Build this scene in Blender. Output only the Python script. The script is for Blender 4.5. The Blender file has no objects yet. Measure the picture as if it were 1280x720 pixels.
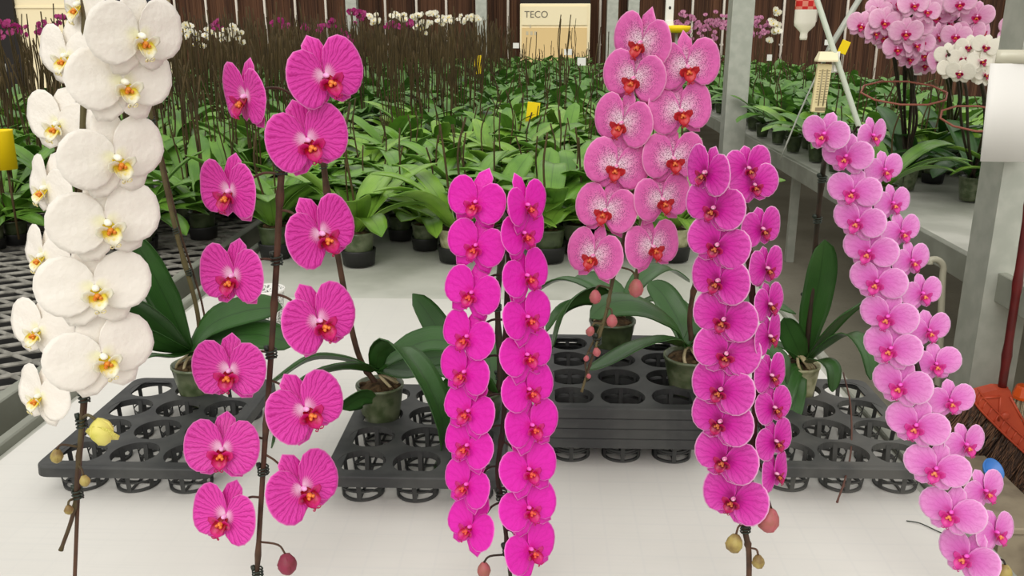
import bpy, math, random
from mathutils import Vector, Matrix, Euler
random.seed(7)
PI = math.pi
C = bpy.context.scene.collection
sc = bpy.context.scene

# ------------------------------------------------------------------ camera
F = 1100.0
PITCH = math.atan(327 / F)
YAW = math.atan(0.0357)
CAM = Vector((0, 0, 1.52))
TZ = 0.75                                  # table top height
fw = Vector((-math.sin(YAW) * math.cos(PITCH), math.cos(YAW) * math.cos(PITCH), -math.sin(PITCH)))
rt = Vector((math.cos(YAW), math.sin(YAW), 0))
up = rt.cross(fw)
cd = bpy.data.cameras.new('camera'); cam = bpy.data.objects.new('camera', cd); C.objects.link(cam)
cd.sensor_width = 36; cd.lens = 36 * F / 1280; cd.clip_start = 0.05; cd.clip_end = 100
cam.location = CAM; cam.rotation_euler = Euler((PI / 2 - PITCH, 0, YAW))
sc.camera = cam

def ray(px, py):
    return fw + rt * ((px - 640) / F) + up * ((360 - py) / F)
def P(px, py, Y):                          # point at distance Y down the greenhouse
    d = ray(px, py); return CAM + d * (Y / d.y)
def G(px, py, Z=TZ):                       # point at height Z
    d = ray(px, py); return CAM + d * ((Z - CAM.z) / d.z)
def depth(p): return (p - CAM).dot(fw)

# ------------------------------------------------------------------ colour, materials
def lin(c):
    return tuple(((v / 255) / 12.92 if v / 255 <= 0.04045 else ((v / 255 + 0.055) / 1.055) ** 2.4) for v in c) + (1,)
MATS = {}
class NT:
    def __init__(s, name):
        s.m = bpy.data.materials.new(name); s.m.use_nodes = True
        s.t = s.m.node_tree; s.t.nodes.clear()
        s.out = s.n('ShaderNodeOutputMaterial')
    def n(s, t, **kw):
        x = s.t.nodes.new(t)
        for k, v in kw.items(): setattr(x, k, v)
        return x
    def put(s, sock, v):
        if hasattr(v, 'is_output') or isinstance(v, bpy.types.NodeSocket): s.t.links.new(v, sock)
        else: sock.default_value = v
    def math(s, op, a, b=0.0, c=0.0, clamp=False):
        x = s.n('ShaderNodeMath', operation=op, use_clamp=clamp)
        s.put(x.inputs[0], a); s.put(x.inputs[1], b); s.put(x.inputs[2], c); return x.outputs[0]
    def step(s, v, a, b, lo=0.0, hi=1.0):
        x = s.n('ShaderNodeMapRange', interpolation_type='SMOOTHSTEP')
        s.put(x.inputs['Value'], v); x.inputs['From Min'].default_value = a; x.inputs['From Max'].default_value = b
        x.inputs['To Min'].default_value = lo; x.inputs['To Max'].default_value = hi; return x.outputs[0]
    def mix(s, f, a, b):
        x = s.n('ShaderNodeMix', data_type='RGBA')
        s.put(x.inputs[0], f); s.put(x.inputs[6], a); s.put(x.inputs[7], b); return x.outputs[2]
    def noise(s, vec, scale, detail=3.0, rough=0.5):
        x = s.n('ShaderNodeTexNoise'); s.put(x.inputs['Vector'], vec)
        x.inputs['Scale'].default_value = scale; x.inputs['Detail'].default_value = detail; x.inputs['Roughness'].default_value = rough
        return x.outputs[0]
    def obj(s): return s.n('ShaderNodeTexCoord').outputs['Object']
    def scaled(s, vec, sc_):
        x = s.n('ShaderNodeMapping'); s.put(x.inputs[0], vec); x.inputs['Scale'].default_value = sc_; return x.outputs[0]
    def uv(s):
        u = s.n('ShaderNodeUVMap', uv_map='uv'); x = s.n('ShaderNodeSeparateXYZ'); s.t.links.new(u.outputs[0], x.inputs[0])
        return x.outputs[0], x.outputs[1]
    def shade(s, col, rough=0.5, metal=0.0, spec=0.5, bump=None, bstr=0.3, bdist=0.002, transl=0.0, alpha=None):
        b = s.n('ShaderNodeBsdfPrincipled')
        s.put(b.inputs['Base Color'], col); s.put(b.inputs['Roughness'], rough); b.inputs['Metallic'].default_value = metal
        b.inputs['Specular IOR Level'].default_value = spec
        if bump is not None:
            k = s.n('ShaderNodeBump'); k.inputs['Strength'].default_value = bstr; k.inputs['Distance'].default_value = bdist
            s.put(k.inputs['Height'], bump); s.t.links.new(k.outputs[0], b.inputs['Normal'])
        o = b.outputs[0]
        if transl:
            tr = s.n('ShaderNodeBsdfTranslucent'); s.put(tr.inputs[0], col)
            mx = s.n('ShaderNodeMixShader'); mx.inputs[0].default_value = transl
            s.t.links.new(o, mx.inputs[1]); s.t.links.new(tr.outputs[0], mx.inputs[2]); o = mx.outputs[0]
        if alpha is not None:
            tp = s.n('ShaderNodeBsdfTransparent')
            mx = s.n('ShaderNodeMixShader'); s.put(mx.inputs[0], alpha)
            s.t.links.new(tp.outputs[0], mx.inputs[1]); s.t.links.new(o, mx.inputs[2]); o = mx.outputs[0]
        s.t.links.new(o, s.out.inputs[0]); return s.m

def plain(name, c, rough=0.5, metal=0.0, spec=0.5, var=0.0, scale=20, c2=None, bump=0.0, transl=0.0):
    t = NT(name)
    if var or c2:
        nz = t.noise(t.obj(), scale, 4.0)
        col = t.mix(t.step(nz, 0.35, 0.68), lin(c), lin(c2 if c2 else [max(0, x * (1 - var)) for x in c]))
        return t.shade(col, rough, metal, spec, bump=nz if bump else None, bstr=bump or 0.3, transl=transl)
    return t.shade(lin(c), rough, metal, spec, transl=transl)

def petal_mat(name, base, centre, crad, edge, e0=0.93, vein=None, vamt=0.0, vn=16, spot=None, mid=None, fade=None):
    t = NT(name); u, v = t.uv(); ob = t.obj()
    nz = t.noise(ob, 7.0, 2.0)
    col = t.mix(t.step(t.math('ADD', u, t.math('MULTIPLY', t.math('SUBTRACT', nz, 0.5), 0.25)), 0.02, crad), lin(centre), lin(base))
    if fade:                                # paler outer blade
        col = t.mix(t.step(u, 0.3, 1.0, 0, 0.75), col, lin(fade))
    if vein:
        wob = t.noise(ob, 9.0, 2.0)
        tt = t.math('ADD', t.math('MULTIPLY', v, float(vn)), t.math('MULTIPLY', wob, 1.2))
        s = t.math('ABSOLUTE', t.math('SINE', t.math('MULTIPLY', tt, PI)))
        line = t.step(s, 0.05, 0.6, 1, 0)
        # side branches that split off outwards
        t2 = t.math('ADD', t.math('MULTIPLY', v, vn * 2.0), t.math('MULTIPLY', wob, 3.0))
        s2 = t.math('ABSOLUTE', t.math('SINE', t.math('MULTIPLY', t2, PI)))
        line2 = t.math('MULTIPLY', t.step(s2, 0.05, 0.6, 1, 0), t.step(u, 0.35, 0.65))
        lines = t.math('MAXIMUM', line, t.math('MULTIPLY', line2, 0.7))
        msk = t.math('MULTIPLY', t.math('MULTIPLY', lines, t.step(u, 0.9, 1.0, 1, 0)), t.step(u, 0.05, 0.3))
        col = t.mix(t.math('MULTIPLY', msk, vamt), col, lin(vein))
    if spot:
        vo = t.n('ShaderNodeTexVoronoi'); t.put(vo.inputs['Vector'], ob); vo.inputs['Scale'].default_value = 56
        dots = t.step(vo.outputs['Distance'], 0.28, 0.48, 1, 0)
        dm = t.math('MULTIPLY', dots, t.step(u, 0.5, 0.92, 1, 0))
        col = t.mix(t.math('MULTIPLY', dm, 0.85), col, lin(spot))
    col = t.mix(t.step(u, e0, e0 + 0.05), col, lin(edge))
    return t.shade(col, 0.42, 0, 0.35, bump=t.noise(t.obj(), 14, 3), bstr=0.12, bdist=0.02, transl=0.22)

def leaf_mat(name, c, c2, rough=0.38, mid=0.75):
    t = NT(name); u, v = t.uv()
    nz = t.noise(t.obj(), 9.0, 4.0)
    col = t.mix(t.step(nz, 0.35, 0.7), lin(c), lin(c2))
    rib = t.step(t.math('ABSOLUTE', t.math('SUBTRACT', v, 0.5)), 0.0, 0.045, 1, 0)
    col = t.mix(t.math('MULTIPLY', rib, 0.55), col, lin([x * mid for x in c2]))
    st = t.math('SINE', t.math('MULTIPLY', v, 120.0))
    col = t.mix(t.math('MULTIPLY', t.math('ADD', st, 1.0), 0.04), col, lin([min(255, x * 1.5) for x in c]))
    return t.shade(col, rough, 0, 0.5, bump=t.math('ADD', nz, t.math('MULTIPLY', st, 0.08)), bstr=0.15, bdist=0.004, transl=0.12)

# ------------------------------------------------------------------ mesh builder
class MB:
    def __init__(s): s.v = []; s.f = []; s.mi = []; s.u = []
    def add(s, vs, fs, mi=0, uvs=None):
        b = len(s.v); s.v += [tuple(x) for x in vs]; s.u += list(uvs) if uvs else [(0.5, 0.5)] * len(vs)
        for f in fs: s.f.append(tuple(b + i for i in f)); s.mi.append(mi)
    def merge(s, o, M=None, mimap=None):
        b = len(s.v)
        s.v += [tuple(M @ Vector(x)) for x in o.v] if M else list(o.v); s.u += o.u
        for f, m in zip(o.f, o.mi): s.f.append(tuple(b + i for i in f)); s.mi.append(mimap[m] if mimap else m)
    def box(s, x0, x1, y0, y1, z0, z1, mi=0, M=None, bev=0.0):
        b = bev
        if b:
            vs = []
            for z, i in ((z0, b), (z0 + b, 0), (z1 - b, 0), (z1, b)):
                vs += [(x0 + i + (b if not i else 0) * 0, y0 + i, z), (x1 - i, y0 + i, z), (x1 - i, y1 - i, z), (x0 + i, y1 - i, z)]
            fs = [(3, 2, 1, 0), (12, 13, 14, 15)]
            for r in range(3):
                for k in range(4):
                    a = r * 4 + k; c = r * 4 + (k + 1) % 4; fs.append((a, c, c + 4, a + 4))
        else:
            vs = [(x0, y0, z0), (x1, y0, z0), (x1, y1, z0), (x0, y1, z0), (x0, y0, z1), (x1, y0, z1), (x1, y1, z1), (x0, y1, z1)]
            fs = [(3, 2, 1, 0), (4, 5, 6, 7), (0, 1, 5, 4), (1, 2, 6, 5), (2, 3, 7, 6), (3, 0, 4, 7)]
        if M: vs = [M @ Vector(v) for v in vs]
        s.add(vs, fs, mi)
    def tube(s, pts, r, n=8, mi=0, caps=True):
        pts = [Vector(p) for p in pts]; k = len(pts)
        rs = r if isinstance(r, (list, tuple)) else [r] * k
        vs = []; fs = []; prev = None
        for i, p in enumerate(pts):
            t = (pts[min(i + 1, k - 1)] - pts[max(i - 1, 0)])
            t = t.normalized() if t.length > 1e-9 else Vector((0, 0, 1))
            if prev is None:
                a = Vector((1, 0, 0)) if abs(t.x) < 0.8 else Vector((0, 1, 0))
                a = (a - t * a.dot(t)).normalized()
            else: a = (prev - t * prev.dot(t)); a = a.normalized() if a.length > 1e-6 else Vector((1, 0, 0))
            prev = a; b = t.cross(a)
            for j in range(n):
                q = 2 * PI * j / n; vs.append(p + (a * math.cos(q) + b * math.sin(q)) * rs[i])
        for i in range(k - 1):
            for j in range(n):
                fs.append((i * n + j, i * n + (j + 1) % n, (i + 1) * n + (j + 1) % n, (i + 1) * n + j))
        if caps: fs += [tuple(range(n))[::-1], tuple((k - 1) * n + j for j in range(n))]
        s.add(vs, fs, mi)
    def lathe(s, prof, n=24, mi=0, M=None, close=False):
        vs = []; fs = []
        for (r, z) in prof:
            for j in range(n):
                q = 2 * PI * j / n; vs.append((r * math.cos(q), r * math.sin(q), z))
        k = len(prof)
        for i in range(k if close else k - 1):
            i2 = (i + 1) % k
            for j in range(n): fs.append((i * n + j, i * n + (j + 1) % n, i2 * n + (j + 1) % n, i2 * n + j))
        if not close: fs += [tuple(range(n))[::-1], tuple((k - 1) * n + j for j in range(n))]
        if M: vs = [M @ Vector(v) for v in vs]
        s.add(vs, fs, mi)
    def ball(s, c, rx, ry, rz, n=12, mi=0, M=None):
        vs = []; fs = []; m = n // 2
        for i in range(m + 1):
            a = PI * i / m
            for j in range(n):
                q = 2 * PI * j / n
                vs.append(Vector((rx * math.sin(a) * math.cos(q), ry * math.sin(a) * math.sin(q), rz * math.cos(a))))
        for i in range(m):
            for j in range(n): fs.append((i * n + j, (i + 1) * n + j, (i + 1) * n + (j + 1) % n, i * n + (j + 1) % n))
        c = Vector(c); vs = [(M @ v if M else v) + c for v in vs]
        s.add(vs, fs, mi)
    def mesh(s, name, mats, smooth=True):
        me = bpy.data.meshes.new(name); me.from_pydata(s.v, [], s.f)
        for m in mats: me.materials.append(m)
        me.polygons.foreach_set('material_index', s.mi)
        me.polygons.foreach_set('use_smooth', [smooth] * len(s.f))
        ul = me.uv_layers.new(name='uv')
        idx = [0] * len(me.loops); me.loops.foreach_get('vertex_index', idx)
        flat = []
        for i in idx: flat += s.u[i]
        ul.data.foreach_set('uv', flat)
        me.update(); return me
    def build(s, name, mats, parent=None, smooth=True):
        return link(name, s.mesh(name, mats if isinstance(mats, (list, tuple)) else [mats], smooth), parent)
def link(name, me, parent=None, M=None):
    o = bpy.data.objects.new(name, me); C.objects.link(o)
    if parent: o.parent = parent
    if M is not None: o.matrix_local = M
    return o
def tag(o, label, cat, group=None, kind=None):
    o['label'] = label; o['category'] = cat
    if group: o['group'] = group
    if kind: o['kind'] = kind
    return o
def thing(name, label, cat, loc=(0, 0, 0), group=None):
    o = bpy.data.objects.new(name, None); C.objects.link(o); o.location = loc; o.empty_display_size = 0.05
    return tag(o, label, cat, group)
def struct(name, mb, mats, smooth=False):
    o = mb.build(name, mats, None, smooth); o['kind'] = 'structure'; return o
def copy_tree(o, parent=None):
    c = o.copy(); C.objects.link(c)
    if parent: c.parent = parent
    for ch in list(o.children): copy_tree(ch, c)
    return c
def smoothpath(pts, n=6):                   # Catmull-Rom
    pts = [Vector(p) for p in pts]; q = [pts[0] * 2 - pts[1]] + pts + [pts[-1] * 2 - pts[-2]]; out = []
    for i in range(1, len(q) - 2):
        a, b, c, d = q[i - 1], q[i], q[i + 1], q[i + 2]
        for k in range(n):
            t = k / n
            out.append(0.5 * ((2 * b) + (c - a) * t + (2 * a - 5 * b + 4 * c - d) * t * t + (3 * b - a - 3 * c + d) * t ** 3))
    out.append(pts[-1]); return out
def S0(x, a, b):
    t = max(0, min(1, (x - a) / (b - a))); return t * t * (3 - 2 * t)

# ------------------------------------------------------------------ materials
M = dict(
    white_board=None,
    tray=plain('black_plastic', (46, 47, 47), 0.5, 0, 0.4, c2=(64, 65, 63), scale=18, bump=0.1),
    traylight=plain('worn_black_plastic', (60, 61, 59), 0.55, 0, 0.4, c2=(84, 84, 80), scale=14, bump=0.1),
    steel=plain('galvanized_steel', (166, 169, 158), 0.5, 0.2, 0.5, c2=(180, 182, 171), scale=14, bump=0.03),
    rail=plain('grey_painted_rail', (150, 152, 140), 0.5, 0.1, 0.4, c2=(132, 134, 122), scale=6),
    mesh=plain('dull_mesh_metal', (150, 147, 138), 0.5, 0.3, 0.4, c2=(110, 108, 100), scale=30),
    bench=plain('grey_bench_top', (196, 196, 186), 0.6, 0, 0.3, c2=(176, 177, 166), scale=5),
    leaf=leaf_mat('orchid_leaf_dark', (52, 92, 38), (40, 74, 30), 0.33),
    leafbg=leaf_mat('orchid_leaf_bright', (128, 168, 62), (94, 138, 46), 0.34),
    leafbg2=leaf_mat('orchid_leaf_mid', (106, 150, 54), (74, 118, 40), 0.34),
    leaffar=leaf_mat('orchid_leaf_deep', (90, 134, 50), (60, 100, 36), 0.4),
    stake=plain('brown_stem', (88, 62, 46), 0.6, 0, 0.3, c2=(62, 46, 34), scale=40),
    stakegreen=plain('green_brown_stem', (92, 84, 52), 0.55, 0, 0.3, c2=(70, 52, 38), scale=25),
    stakedark=plain('dark_stem', (58, 44, 34), 0.6, 0, 0.3, c2=(44, 38, 28), scale=40),
    farstake=plain('brown_spike', (78, 64, 38), 0.7, 0, 0.2, c2=(54, 44, 26), scale=8),
    clip=plain('dark_green_wire', (34, 44, 34), 0.45, 0, 0.4),
    pot=plain('mossy_clear_pot', (104, 112, 84), 0.3, 0, 0.6, c2=(62, 76, 44), scale=38, bump=0.25),
    potdark=plain('dark_mossy_pot', (70, 82, 52), 0.3, 0, 0.6, c2=(44, 56, 30), scale=38, bump=0.25),
    potpale=plain('pale_moss_wrap', (190, 186, 150), 0.6, 0, 0.3, c2=(136, 138, 96), scale=40, bump=0.3),
    bark=plain('moss_and_bark', (92, 74, 52), 0.9, 0, 0.1, c2=(52, 42, 30), scale=60, bump=0.6),
    root=plain('pale_root', (186, 172, 136), 0.6, 0, 0.3, c2=(150, 138, 100), scale=40),
    black=plain('black_plastic_cup', (34, 34, 33), 0.5, 0, 0.4),
    yellow=plain('yellow_card', (246, 212, 18), 0.5, 0, 0.3),
    cardwhite=plain('white_card', (236, 234, 228), 0.6, 0, 0.3),
    cream=plain('cream_panel', (242, 228, 190), 0.6, 0, 0.3),
    buff=plain('buff_panel', (226, 196, 140), 0.6, 0, 0.3),
    darkpanel=plain('dark_panel', (30, 26, 24), 0.6, 0, 0.3),
    pipe=plain('white_pipe', (226, 218, 206), 0.5, 0, 0.3),
    broomred=plain('dark_red_handle', (98, 22, 22), 0.4, 0, 0.5, c2=(74, 16, 16), scale=12),
    broomhead=plain('orange_plastic', (188, 76, 46), 0.5, 0, 0.4, c2=(168, 62, 38), scale=10),
    orange=plain('bright_orange_plastic', (236, 92, 22), 0.45, 0, 0.5),
    blue=plain('blue_plastic', (66, 128, 206), 0.4, 0, 0.5),
    bud=plain('pink_bud', (176, 92, 98), 0.5, 0, 0.4, c2=(150, 92, 78), scale=60),
    buddark=plain('maroon_bud', (136, 44, 70), 0.5, 0, 0.4, c2=(116, 44, 52), scale=60),
    budgreen=plain('olive_bud', (170, 152, 86), 0.5, 0, 0.4, c2=(124, 100, 58), scale=60),
    budyellow=plain('yellow_bud', (244, 234, 130), 0.5, 0, 0.4, c2=(214, 208, 84), scale=45, transl=0.2),
    twig=plain('dry_twig', (92, 58, 46), 0.7),
    redwire=plain('copper_red_wire', (150, 84, 66), 0.5),
    mag=plain('far_magenta_petal', (176, 40, 120), 0.5, c2=(146, 26, 98), scale=20, transl=0.2),
    pinkfar=plain('far_pink_petal', (206, 136, 170), 0.5, c2=(176, 100, 140), scale=20, transl=0.2),
    whitefar=plain('far_white_petal', (246, 242, 230), 0.5, c2=(236, 228, 200), scale=20, transl=0.2),
    purple=plain('purple_petal', (176, 84, 190), 0.5, c2=(214, 160, 220), scale=20, transl=0.2),
)
# table board: white corrugated sheet, faint mesh showing through as its own pattern
t = NT('white_corrugated_sheet'); ob = t.obj()
br = t.n('ShaderNodeTexBrick'); br.offset = 0.0
t.put(br.inputs['Vector'], t.scaled(ob, (1, 1, 1))); br.inputs['Scale'].default_value = 1.0
br.inputs['Brick Width'].default_value = 0.052; br.inputs['Row Height'].default_value = 0.045; br.inputs['Mortar Size'].default_value = 0.0035; br.inputs['Mortar Smooth'].default_value = 1.0
n1 = t.noise(ob, 2.2, 4.0); n2 = t.noise(t.scaled(ob, (4, 160, 1)), 1.0, 3.0); n3 = t.noise(ob, 1.1, 1.0)
col = t.mix(t.step(n1, 0.35, 0.7), lin((217, 215, 208)), lin((207, 205, 198)))
col = t.mix(t.math('MULTIPLY', t.step(n2, 0.5, 0.75), 0.16), col, lin((196, 196, 190)))
col = t.mix(t.math('MULTIPLY', t.math('MULTIPLY', br.outputs['Fac'], t.step(n3, 0.45, 0.62)), 0.13), col, lin((188, 190, 190)))
dirt = t.noise(ob, 60, 2.0)
col = t.mix(t.step(dirt, 0.74, 0.8, 0, 0.35), col, lin((190, 180, 160)))
M['white_board'] = t.shade(col, 0.5, 0, 0.35, bump=n2, bstr=0.05)
# concrete
t = NT('concrete'); ob = t.obj(); n1 = t.noise(ob, 1.4, 5.0); n2 = t.noise(ob, 40, 3.0)
col = t.mix(t.step(n1, 0.3, 0.7), lin((160, 154, 138)), lin((136, 131, 116)))
col = t.mix(t.step(n2, 0.55, 0.8, 0, 0.35), col, lin((104, 99, 88)))
M['concrete'] = t.shade(col, 0.75, 0, 0.3, bump=n2, bstr=0.1)
# brown slatted screen wall
t = NT('brown_slat_screen'); ob = t.obj()
n1 = t.noise(t.scaled(ob, (9, 1, 0.25)), 1.0, 4.0, 0.65); n2 = t.noise(t.scaled(ob, (45, 1, 0.5)), 1.0, 2.0)
col = t.mix(t.step(n1, 0.3, 0.72), lin((44, 28, 20)), lin((92, 62, 44)))
col = t.mix(t.step(n2, 0.5, 0.72, 0, 0.6), col, lin((118, 86, 62)))
M['slat'] = t.shade(col, 0.85, 0, 0.2, bump=n2, bstr=0.3)
# speckled
t = NT('speckled_granules'); vo = t.n('ShaderNodeTexVoronoi'); t.put(vo.inputs['Vector'], t.obj()); vo.inputs['Scale'].default_value = 260
col = t.mix(t.step(vo.outputs['Color'], 0.25, 0.6), lin((120, 122, 118)), lin((232, 232, 226)))
M['speck'] = t.shade(col, 0.4, 0, 0.5, bump=vo.outputs['Distance'], bstr=0.6)
# bristles
t = NT('brown_bristle'); n1 = t.noise(t.scaled(t.obj(), (140, 140, 5)), 1.0, 2.0)
M['bristle'] = t.shade(t.mix(t.step(n1, 0.35, 0.65), lin((46, 30, 22)), lin((104, 72, 50))), 0.8, bump=n1, bstr=0.6)

# flower petals by variety
M['pW'] = petal_mat('white_petal', (254, 249, 240), (253, 250, 216), 0.30, (254, 250, 242), 0.97)
M['pV'] = petal_mat('veined_magenta_petal', (236, 72, 186), (255, 220, 242), 0.36, (250, 150, 214), 0.955, vein=(190, 16, 132), vamt=0.8, vn=22)
M['pC'] = petal_mat('hot_pink_petal', (236, 40, 190), (226, 30, 160), 0.3, (252, 146, 222), 0.95, vein=(214, 16, 160), vamt=0.35, vn=12)
M['pS'] = petal_mat('speckled_pink_petal', (230, 112, 186), (250, 230, 240), 0.72, (250, 176, 216), 0.95, vein=(206, 70, 160), vamt=0.25, vn=9, spot=(128, 22, 96))
M['pM'] = petal_mat('white_rimmed_magenta_petal', (214, 34, 168), (160, 10, 110), 0.42, (250, 190, 230), 0.945, vein=(172, 10, 128), vamt=0.45, vn=15, fade=(232, 92, 196))
M['pP'] = petal_mat('pale_orchid_pink_petal', (230, 118, 206), (214, 70, 170), 0.35, (252, 206, 240), 0.94, vein=(206, 80, 176), vamt=0.3, vn=14, fade=(244, 172, 228))
M['pK'] = petal_mat('soft_pink_petal', (238, 168, 212), (206, 80, 140), 0.28, (248, 206, 228), 0.93, vein=(216, 120, 180), vamt=0.25, vn=10, fade=(248, 204, 228))
M['pL'] = petal_mat('cream_white_petal', (250, 246, 232), (238, 190, 200), 0.25, (250, 246, 236), 0.97)
def lip_mat(name, a, b):
    t = NT(name); u, v = t.uv(); nz = t.noise(t.obj(), 26, 3)
    col = t.mix(t.step(t.math('ADD', u, t.math('MULTIPLY', t.math('SUBTRACT', nz, 0.5), 0.7)), 0.25, 0.75), lin(a), lin(b))
    return t.shade(col, 0.35, 0, 0.45, transl=0.12)
M['lW'] = lip_mat('white_lip', (240, 216, 60), (252, 248, 226)); M['cW'] = plain('orange_callus', (236, 150, 30), c2=(196, 96, 20), scale=40)
M['lV'] = lip_mat('crimson_lip', (170, 10, 40), (214, 24, 120)); M['cV'] = plain('amber_callus', (244, 150, 60), c2=(206, 60, 30), scale=50)
M['lC'] = lip_mat('ruby_lip', (190, 14, 70), (214, 20, 130)); M['cC'] = plain('coral_callus', (240, 110, 60), c2=(206, 40, 60), scale=50)
M['lS'] = lip_mat('brick_red_lip', (206, 60, 60), (190, 30, 44)); M['cS'] = plain('orange_red_callus', (236, 130, 60), c2=(150, 30, 20), scale=60)
M['lM'] = lip_mat('dark_crimson_lip', (120, 8, 40), (186, 14, 90)); M['cM'] = plain('ochre_callus', (214, 130, 60), c2=(150, 30, 40), scale=60)
M['lP'] = lip_mat('rose_lip', (206, 40, 130), (222, 60, 160)); M['cP'] = plain('apricot_callus', (238, 160, 90), c2=(206, 90, 80), scale=60)
M['kW'] = plain('white_column', (250, 248, 230), 0.4); M['kV'] = plain('pink_column', (246, 176, 226), 0.4)
M['kC'] = plain('rose_column', (244, 96, 206), 0.4); M['kM'] = plain('pale_column', (246, 196, 220), 0.4, c2=(220, 110, 170), scale=30)

# ------------------------------------------------------------------ flowers (local: width 1, faces -Y, up Z)
def blade(mb, c, rx, ry, ang, th0, base, fwd, cup, reflex, wav, nr, nt, mi=0, seed=0, thick=0.007, crease=0.0, egg=0.0):
    """a petal as a fan from its base: c/rx/ry give the ellipse seen from the base, ang its direction"""
    rnd = random.Random(seed); ph = rnd.uniform(0, 6); ca, sa = math.cos(ang), math.sin(ang)
    rows = []
    for i in range(nr + 1):
        u = i / nr; row = []
        for j in range(nt + 1):
            v = j / nt; th = (2 * v - 1) * th0
            # ray / ellipse
            cx, cy = math.cos(th), math.sin(th)
            A = (cx / rx) ** 2 + (cy / ry) ** 2; B = -2 * cx * c / rx ** 2; D = (c / rx) ** 2 - 1
            disc = max(0, B * B - 4 * A * D); R = (-B + math.sqrt(disc)) / (2 * A)
            R *= 1 + egg * math.sin(th)
            e = abs(2 * v - 1)
            if e > 0.86: R *= 1 - 0.6 * ((e - 0.86) / 0.14) ** 2
            r = max(u, 0.004) * R
            x, z = r * cx, r * cy
            y = fwd + cup * r - reflex * r * r + 1.5 * wav * math.sin(3 * th + ph) * u ** 2.5 + wav * 0.6 * math.sin(7 * th + ph * 2) * u ** 4 \
                - crease * math.exp(-(z / 0.05) ** 2) * S0(r, 0.05, 0.3)
            row.append((base[0] + x * ca - z * sa, -y, base[1] + x * sa + z * ca, u, v))
        rows.append(row)
    vs = []; uv = []; fs = []; w = nt + 1; N = w * (nr + 1)
    for row in rows:
        for (x, y, z, u, v) in row: vs.append((x, y, z)); uv.append((u, v))
    if thick:
        for row in rows:
            for (x, y, z, u, v) in row: vs.append((x, y + thick * (1 - 0.7 * u), z)); uv.append((u, v))
    for i in range(nr):
        for j in range(nt):
            a = i * w + j; q = (a, a + 1, a + w + 1, a + w); fs.append(q)
            if thick: fs.append(tuple(N + k for k in q[::-1]))
    if thick:
        for j in range(nt): a = nr * w + j; fs.append((a, a + 1, N + a + 1, N + a))
        for j in (0, nt):
            for i in range(nr): a = i * w + j; fs.append((a, a + w, N + a + w, N + a) if j else (N + a, N + a + w, a + w, a))
    mb.add(vs, fs, mi, uv)

VAR = {  # petal c,rx,ry, cup, reflex, crease ; sepal length, width ; lip scale
 'W': dict(p=(.243, .264, .295), cup=.02, ref=.22, cr=.018, sl=.46, sw=.165, lip=1.25, m='pW', l='lW', c='cW', k='kW'),
 'V': dict(p=(.243, .258, .375), cup=.20, ref=.20, cr=.004, sl=.50, sw=.165, lip=1.55, m='pV', l='lV', c='cV', k='kV'),
 'C': dict(p=(.247, .254, .34), cup=.12, ref=.12, cr=.0, sl=.56, sw=.16, lip=1.45, m='pC', l='lC', c='cC', k='kC'),
 'S': dict(p=(.248, .255, .36), cup=.08, ref=.12, cr=.006, sl=.52, sw=.125, lip=1.35, m='pS', l='lS', c='cS', k='kM'),
 'M': dict(p=(.247, .255, .335), cup=.06, ref=.12, cr=.0, sl=.42, sw=.15, lip=1.25, m='pM', l='lM', c='cM', k='kM'),
 'P': dict(p=(.249, .255, .275), cup=.05, ref=.15, cr=.0, sl=.42, sw=.155, lip=1.4, m='pP', l='lP', c='cP', k='kC'),
 'K': dict(p=(.245, .258, .31), cup=.05, ref=.12, cr=.0, sl=.47, sw=.16, lip=1.3, m='pK', l='lV', c='cV', k='kV'),
 'L': dict(p=(.245, .258, .29), cup=.05, ref=.12, cr=.0, sl=.44, sw=.16, lip=1.2, m='pL', l='lM', c='cV', k='kW'),
}
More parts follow.
